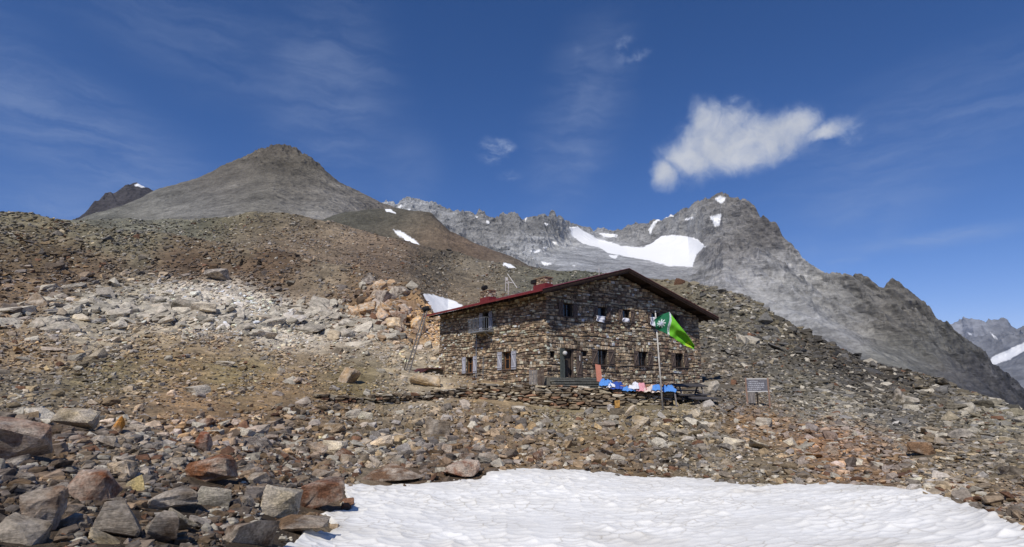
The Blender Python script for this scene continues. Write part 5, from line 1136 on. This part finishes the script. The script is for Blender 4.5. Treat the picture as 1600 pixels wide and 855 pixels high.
# information board
def infoboard():
    r = 41.0; c0 = at(1186, 640, r); c0[2] = ground_xy(c0[0], c0[1]); rz = -.38; root = empty('info_board', c0, rz); tag(root, 'wooden information board with dark panel on two posts', 'sign')
    k = r/907.; z0 = at(1186, 611, r)[2]-c0[2]; z1 = at(1186, 593, r)[2]-c0[2]; hw = 13.6*k*1.08
    m_wood = plain('reddish_post_wood', (.30, .19, .14), .8, nscale=8, var=.3, stretch=(2, 2, .5))
    for s_ in (-1, 1): mb = MB(); mb.box(s_*hw-.045, s_*hw+.045, -.045, .045, -.4, z1+.10); mb.build('post', m_wood, root)
    mb = MB(); mb.box(-hw+.05, hw-.05, -.035, .035, z0-.06, z0); mb.box(-hw+.05, hw-.05, -.035, .035, z1, z1+.07); mb.build('frame', M['white_metal'], root)
    mb = MB(); mb.box(-hw+.05, hw-.05, -.015, .02, z0, z1); pn_ = mb.build('panel', plain('slate_blue_panel', (.17, .165, .18), .5, nscale=7, var=.4), root)
    mb = MB(); rr = random.Random(3); z = z1-.10
    for (ind_, ln) in ((.30, .55), (.12, .85), (.08, .9), (.10, .8), (.15, .7)):
        x = -hw+.12+ind_*.2; end = -hw+.1+(2*hw-.2)*ln
        while x < end: w_ = rr.uniform(.03, .12); mb.box(x, x+w_, -.02, -.016, z-.045, z); x += w_+.03
        z -= .125
    mb.build('lettering', plain('pale_letter_paint', (.6, .6, .62), .6), pn_)
    mb = MB()
    for i in range(3): mb.box(-hw+.08+i*.14, -hw+.21+i*.14, -.02, .01, .22, z0-.08, c=(1+.2*(i % 2),)*3)
    mb.build('lower_planks', M['wood_grey'], root)
    mb = MB(); mb.box(-.08, .0, .02, .10, -.2, z0-.03, c=(.4, .4, .4)); mb.build('middle_post', M['wood_dark'], root)
infoboard()

# leaning ladder frame left of the hut
def ladder():
    b0, b1 = at(631, 585, 49), at(637, 585, 48.6); t0 = at(664, 486, 49.5); t1 = at(667.5, 486, 49.1); root = empty('ladder', b0); tag(root, 'tall grey ladder frame leaning on the rocks left of the hut', 'ladder')
    for p, q in ((b0, t0), (b1, t1)): mb = MB(); mb.tube(tuple(p-b0-np.array([0, 0, .3])), tuple(q-b0), .055, n=8); mb.build('rail', M['wood_grey'], root)
    mb = MB()
    for i in range(22): t = (i+.5)/22; mb.tube(tuple(b0+(t0-b0)*t-b0), tuple(b1+(t1-b1)*t-b0), .025, n=6)
    mb.build('rungs', M['wood_grey'], root)
    mb = MB(); mb.tube(tuple(t0-b0+np.array([-.15, -.1, .1])), tuple(t0-b0+np.array([.3, .1, .25])), .24, n=14); mb.build('pulley', M['black'], root)
    mb = MB(); mb.tube(tuple(at(630, 584, 50.5)-b0), tuple(at(636, 560, 49.5)-b0), .05); mb.tube(tuple(at(640, 584, 50)-b0), tuple(at(651, 540, 49.3)-b0), .035); mb.build('strut', M['wood_grey'], root)
ladder()
# low shed roof built against the rocks
def shed():
    r = 50.5; a_, b_, c_ = at(640, 588, r-1), at(662, 576, r), at(690, 576, r+.3); root = empty('shed', b_); tag(root, 'low shed with dark red sheet roof against the left hut wall', 'shed')
    mb = MB(); mb.beam(tuple(a_-b_), (0, 0, 0), 1.6, .06, up=(0, 0, 1)); mb.beam((0.02, 0, 0), tuple(c_-b_), 1.6, .06, up=(0, 0, 1)); mb.build('roof', M['rust_metal'], root)
    mb = MB(); q = (c_-b_); mb.beam((.15, .1, -.42), (q[0], q[1]+.1, -.42), 1.1, .74, lin((110, 98, 80))); mb.build('wall', M['slate'], root)
shed()

# cairns on the crest
def cairn(px, py, hp, label, wf=.75):
    a = float(az_of(px, py)); j = int(np.clip(np.searchsorted(azd, a), 1, GA['n']-1)); e = GA['Z'][:, j]/GA['R'][:, j]; k = int(np.argmax(e[:430]*(GA['R'][:430, j] < 200))); 
    if py > proj(*[np.array([float(GA[q][k, j])]) for q in 'XYZ'])[1][0]+6: P, r = ground_px(px, py)
    else: r = GA['R'][k, j]; P = np.array([GA['X'][k, j], GA['Y'][k, j], GA['Z'][k, j]])
    H = hp*r/907.*1.1; pos, siz, col = [], [], []; z = -.15
    while z < H:
        w_ = H*wf*(1-.65*max(z, 0)/H); h = H*.14
        for _ in range(3): pos.append((random.uniform(-.2, .2)*w_, random.uniform(-.2, .2)*w_, z)); siz.append((w_*random.uniform(.6, .9), w_*random.uniform(.6, .9), h*1.2)); col.append(lin((70, 60, 50))*random.uniform(.6, 1.1))
        z += h*.8
    n_ = len(pos); V, Fc, Cc = merge_rocks(np.array(pos), np.array(siz), euler_mats(rng.uniform(0, 6, n_), rng.normal(0, .1, n_), rng.normal(0, .1, n_)), np.array(col), WALLP, rng.integers(0, len(WALLP), n_))
    o = meshobj('cairn', V, Fc, M['rubble'], cols=Cc, loc=[float(t) for t in P]); tag(o, label, 'cairn', 'cairns on the left ridge')
cairn(362, 378, 6, 'small dark cairn, leftmost of the three on the crest'); cairn(380, 381, 9, 'middle dark cairn of the three on the crest', .6); cairn(407, 384, 10, 'largest dark cairn, rightmost of the three on the crest'); cairn(130, 366, 7, 'lone thin dark cairn on the green left ridge', .45)

# thin mountain air
def haze():
    m = bpy.data.materials.new('thin_air'); m.use_nodes = True; nt = m.node_tree; nt.nodes.clear()
    o = N(nt, 'ShaderNodeOutputMaterial'); v = N(nt, 'ShaderNodeVolumePrincipled'); v.inputs['Color'].default_value = (.62, .78, 1, 1); v.inputs['Density'].default_value = 2.2e-5; v.inputs['Anisotropy'].default_value = 0.2
    nt.links.new(v.outputs[0], o.inputs['Volume'])
    lo, hi = np.array([1e9]*3), -np.array([1e9]*3)
    for ob in COL.objects:
        if ob.type == 'MESH' and ob.get('kind') == 'structure':
            n_ = len(ob.data.vertices); c = np.empty(n_*3, np.float32); ob.data.vertices.foreach_get('co', c); c = c.reshape(-1, 3); lo = np.minimum(lo, c.min(0)); hi = np.maximum(hi, c.max(0))
    mb = MB(); mb.box(lo[0]-50, hi[0]+50, lo[1]-50, hi[1]+50, lo[2]-1, hi[2]+20); ob = mb.build('haze', m); tag(ob, kind='stuff')
haze()
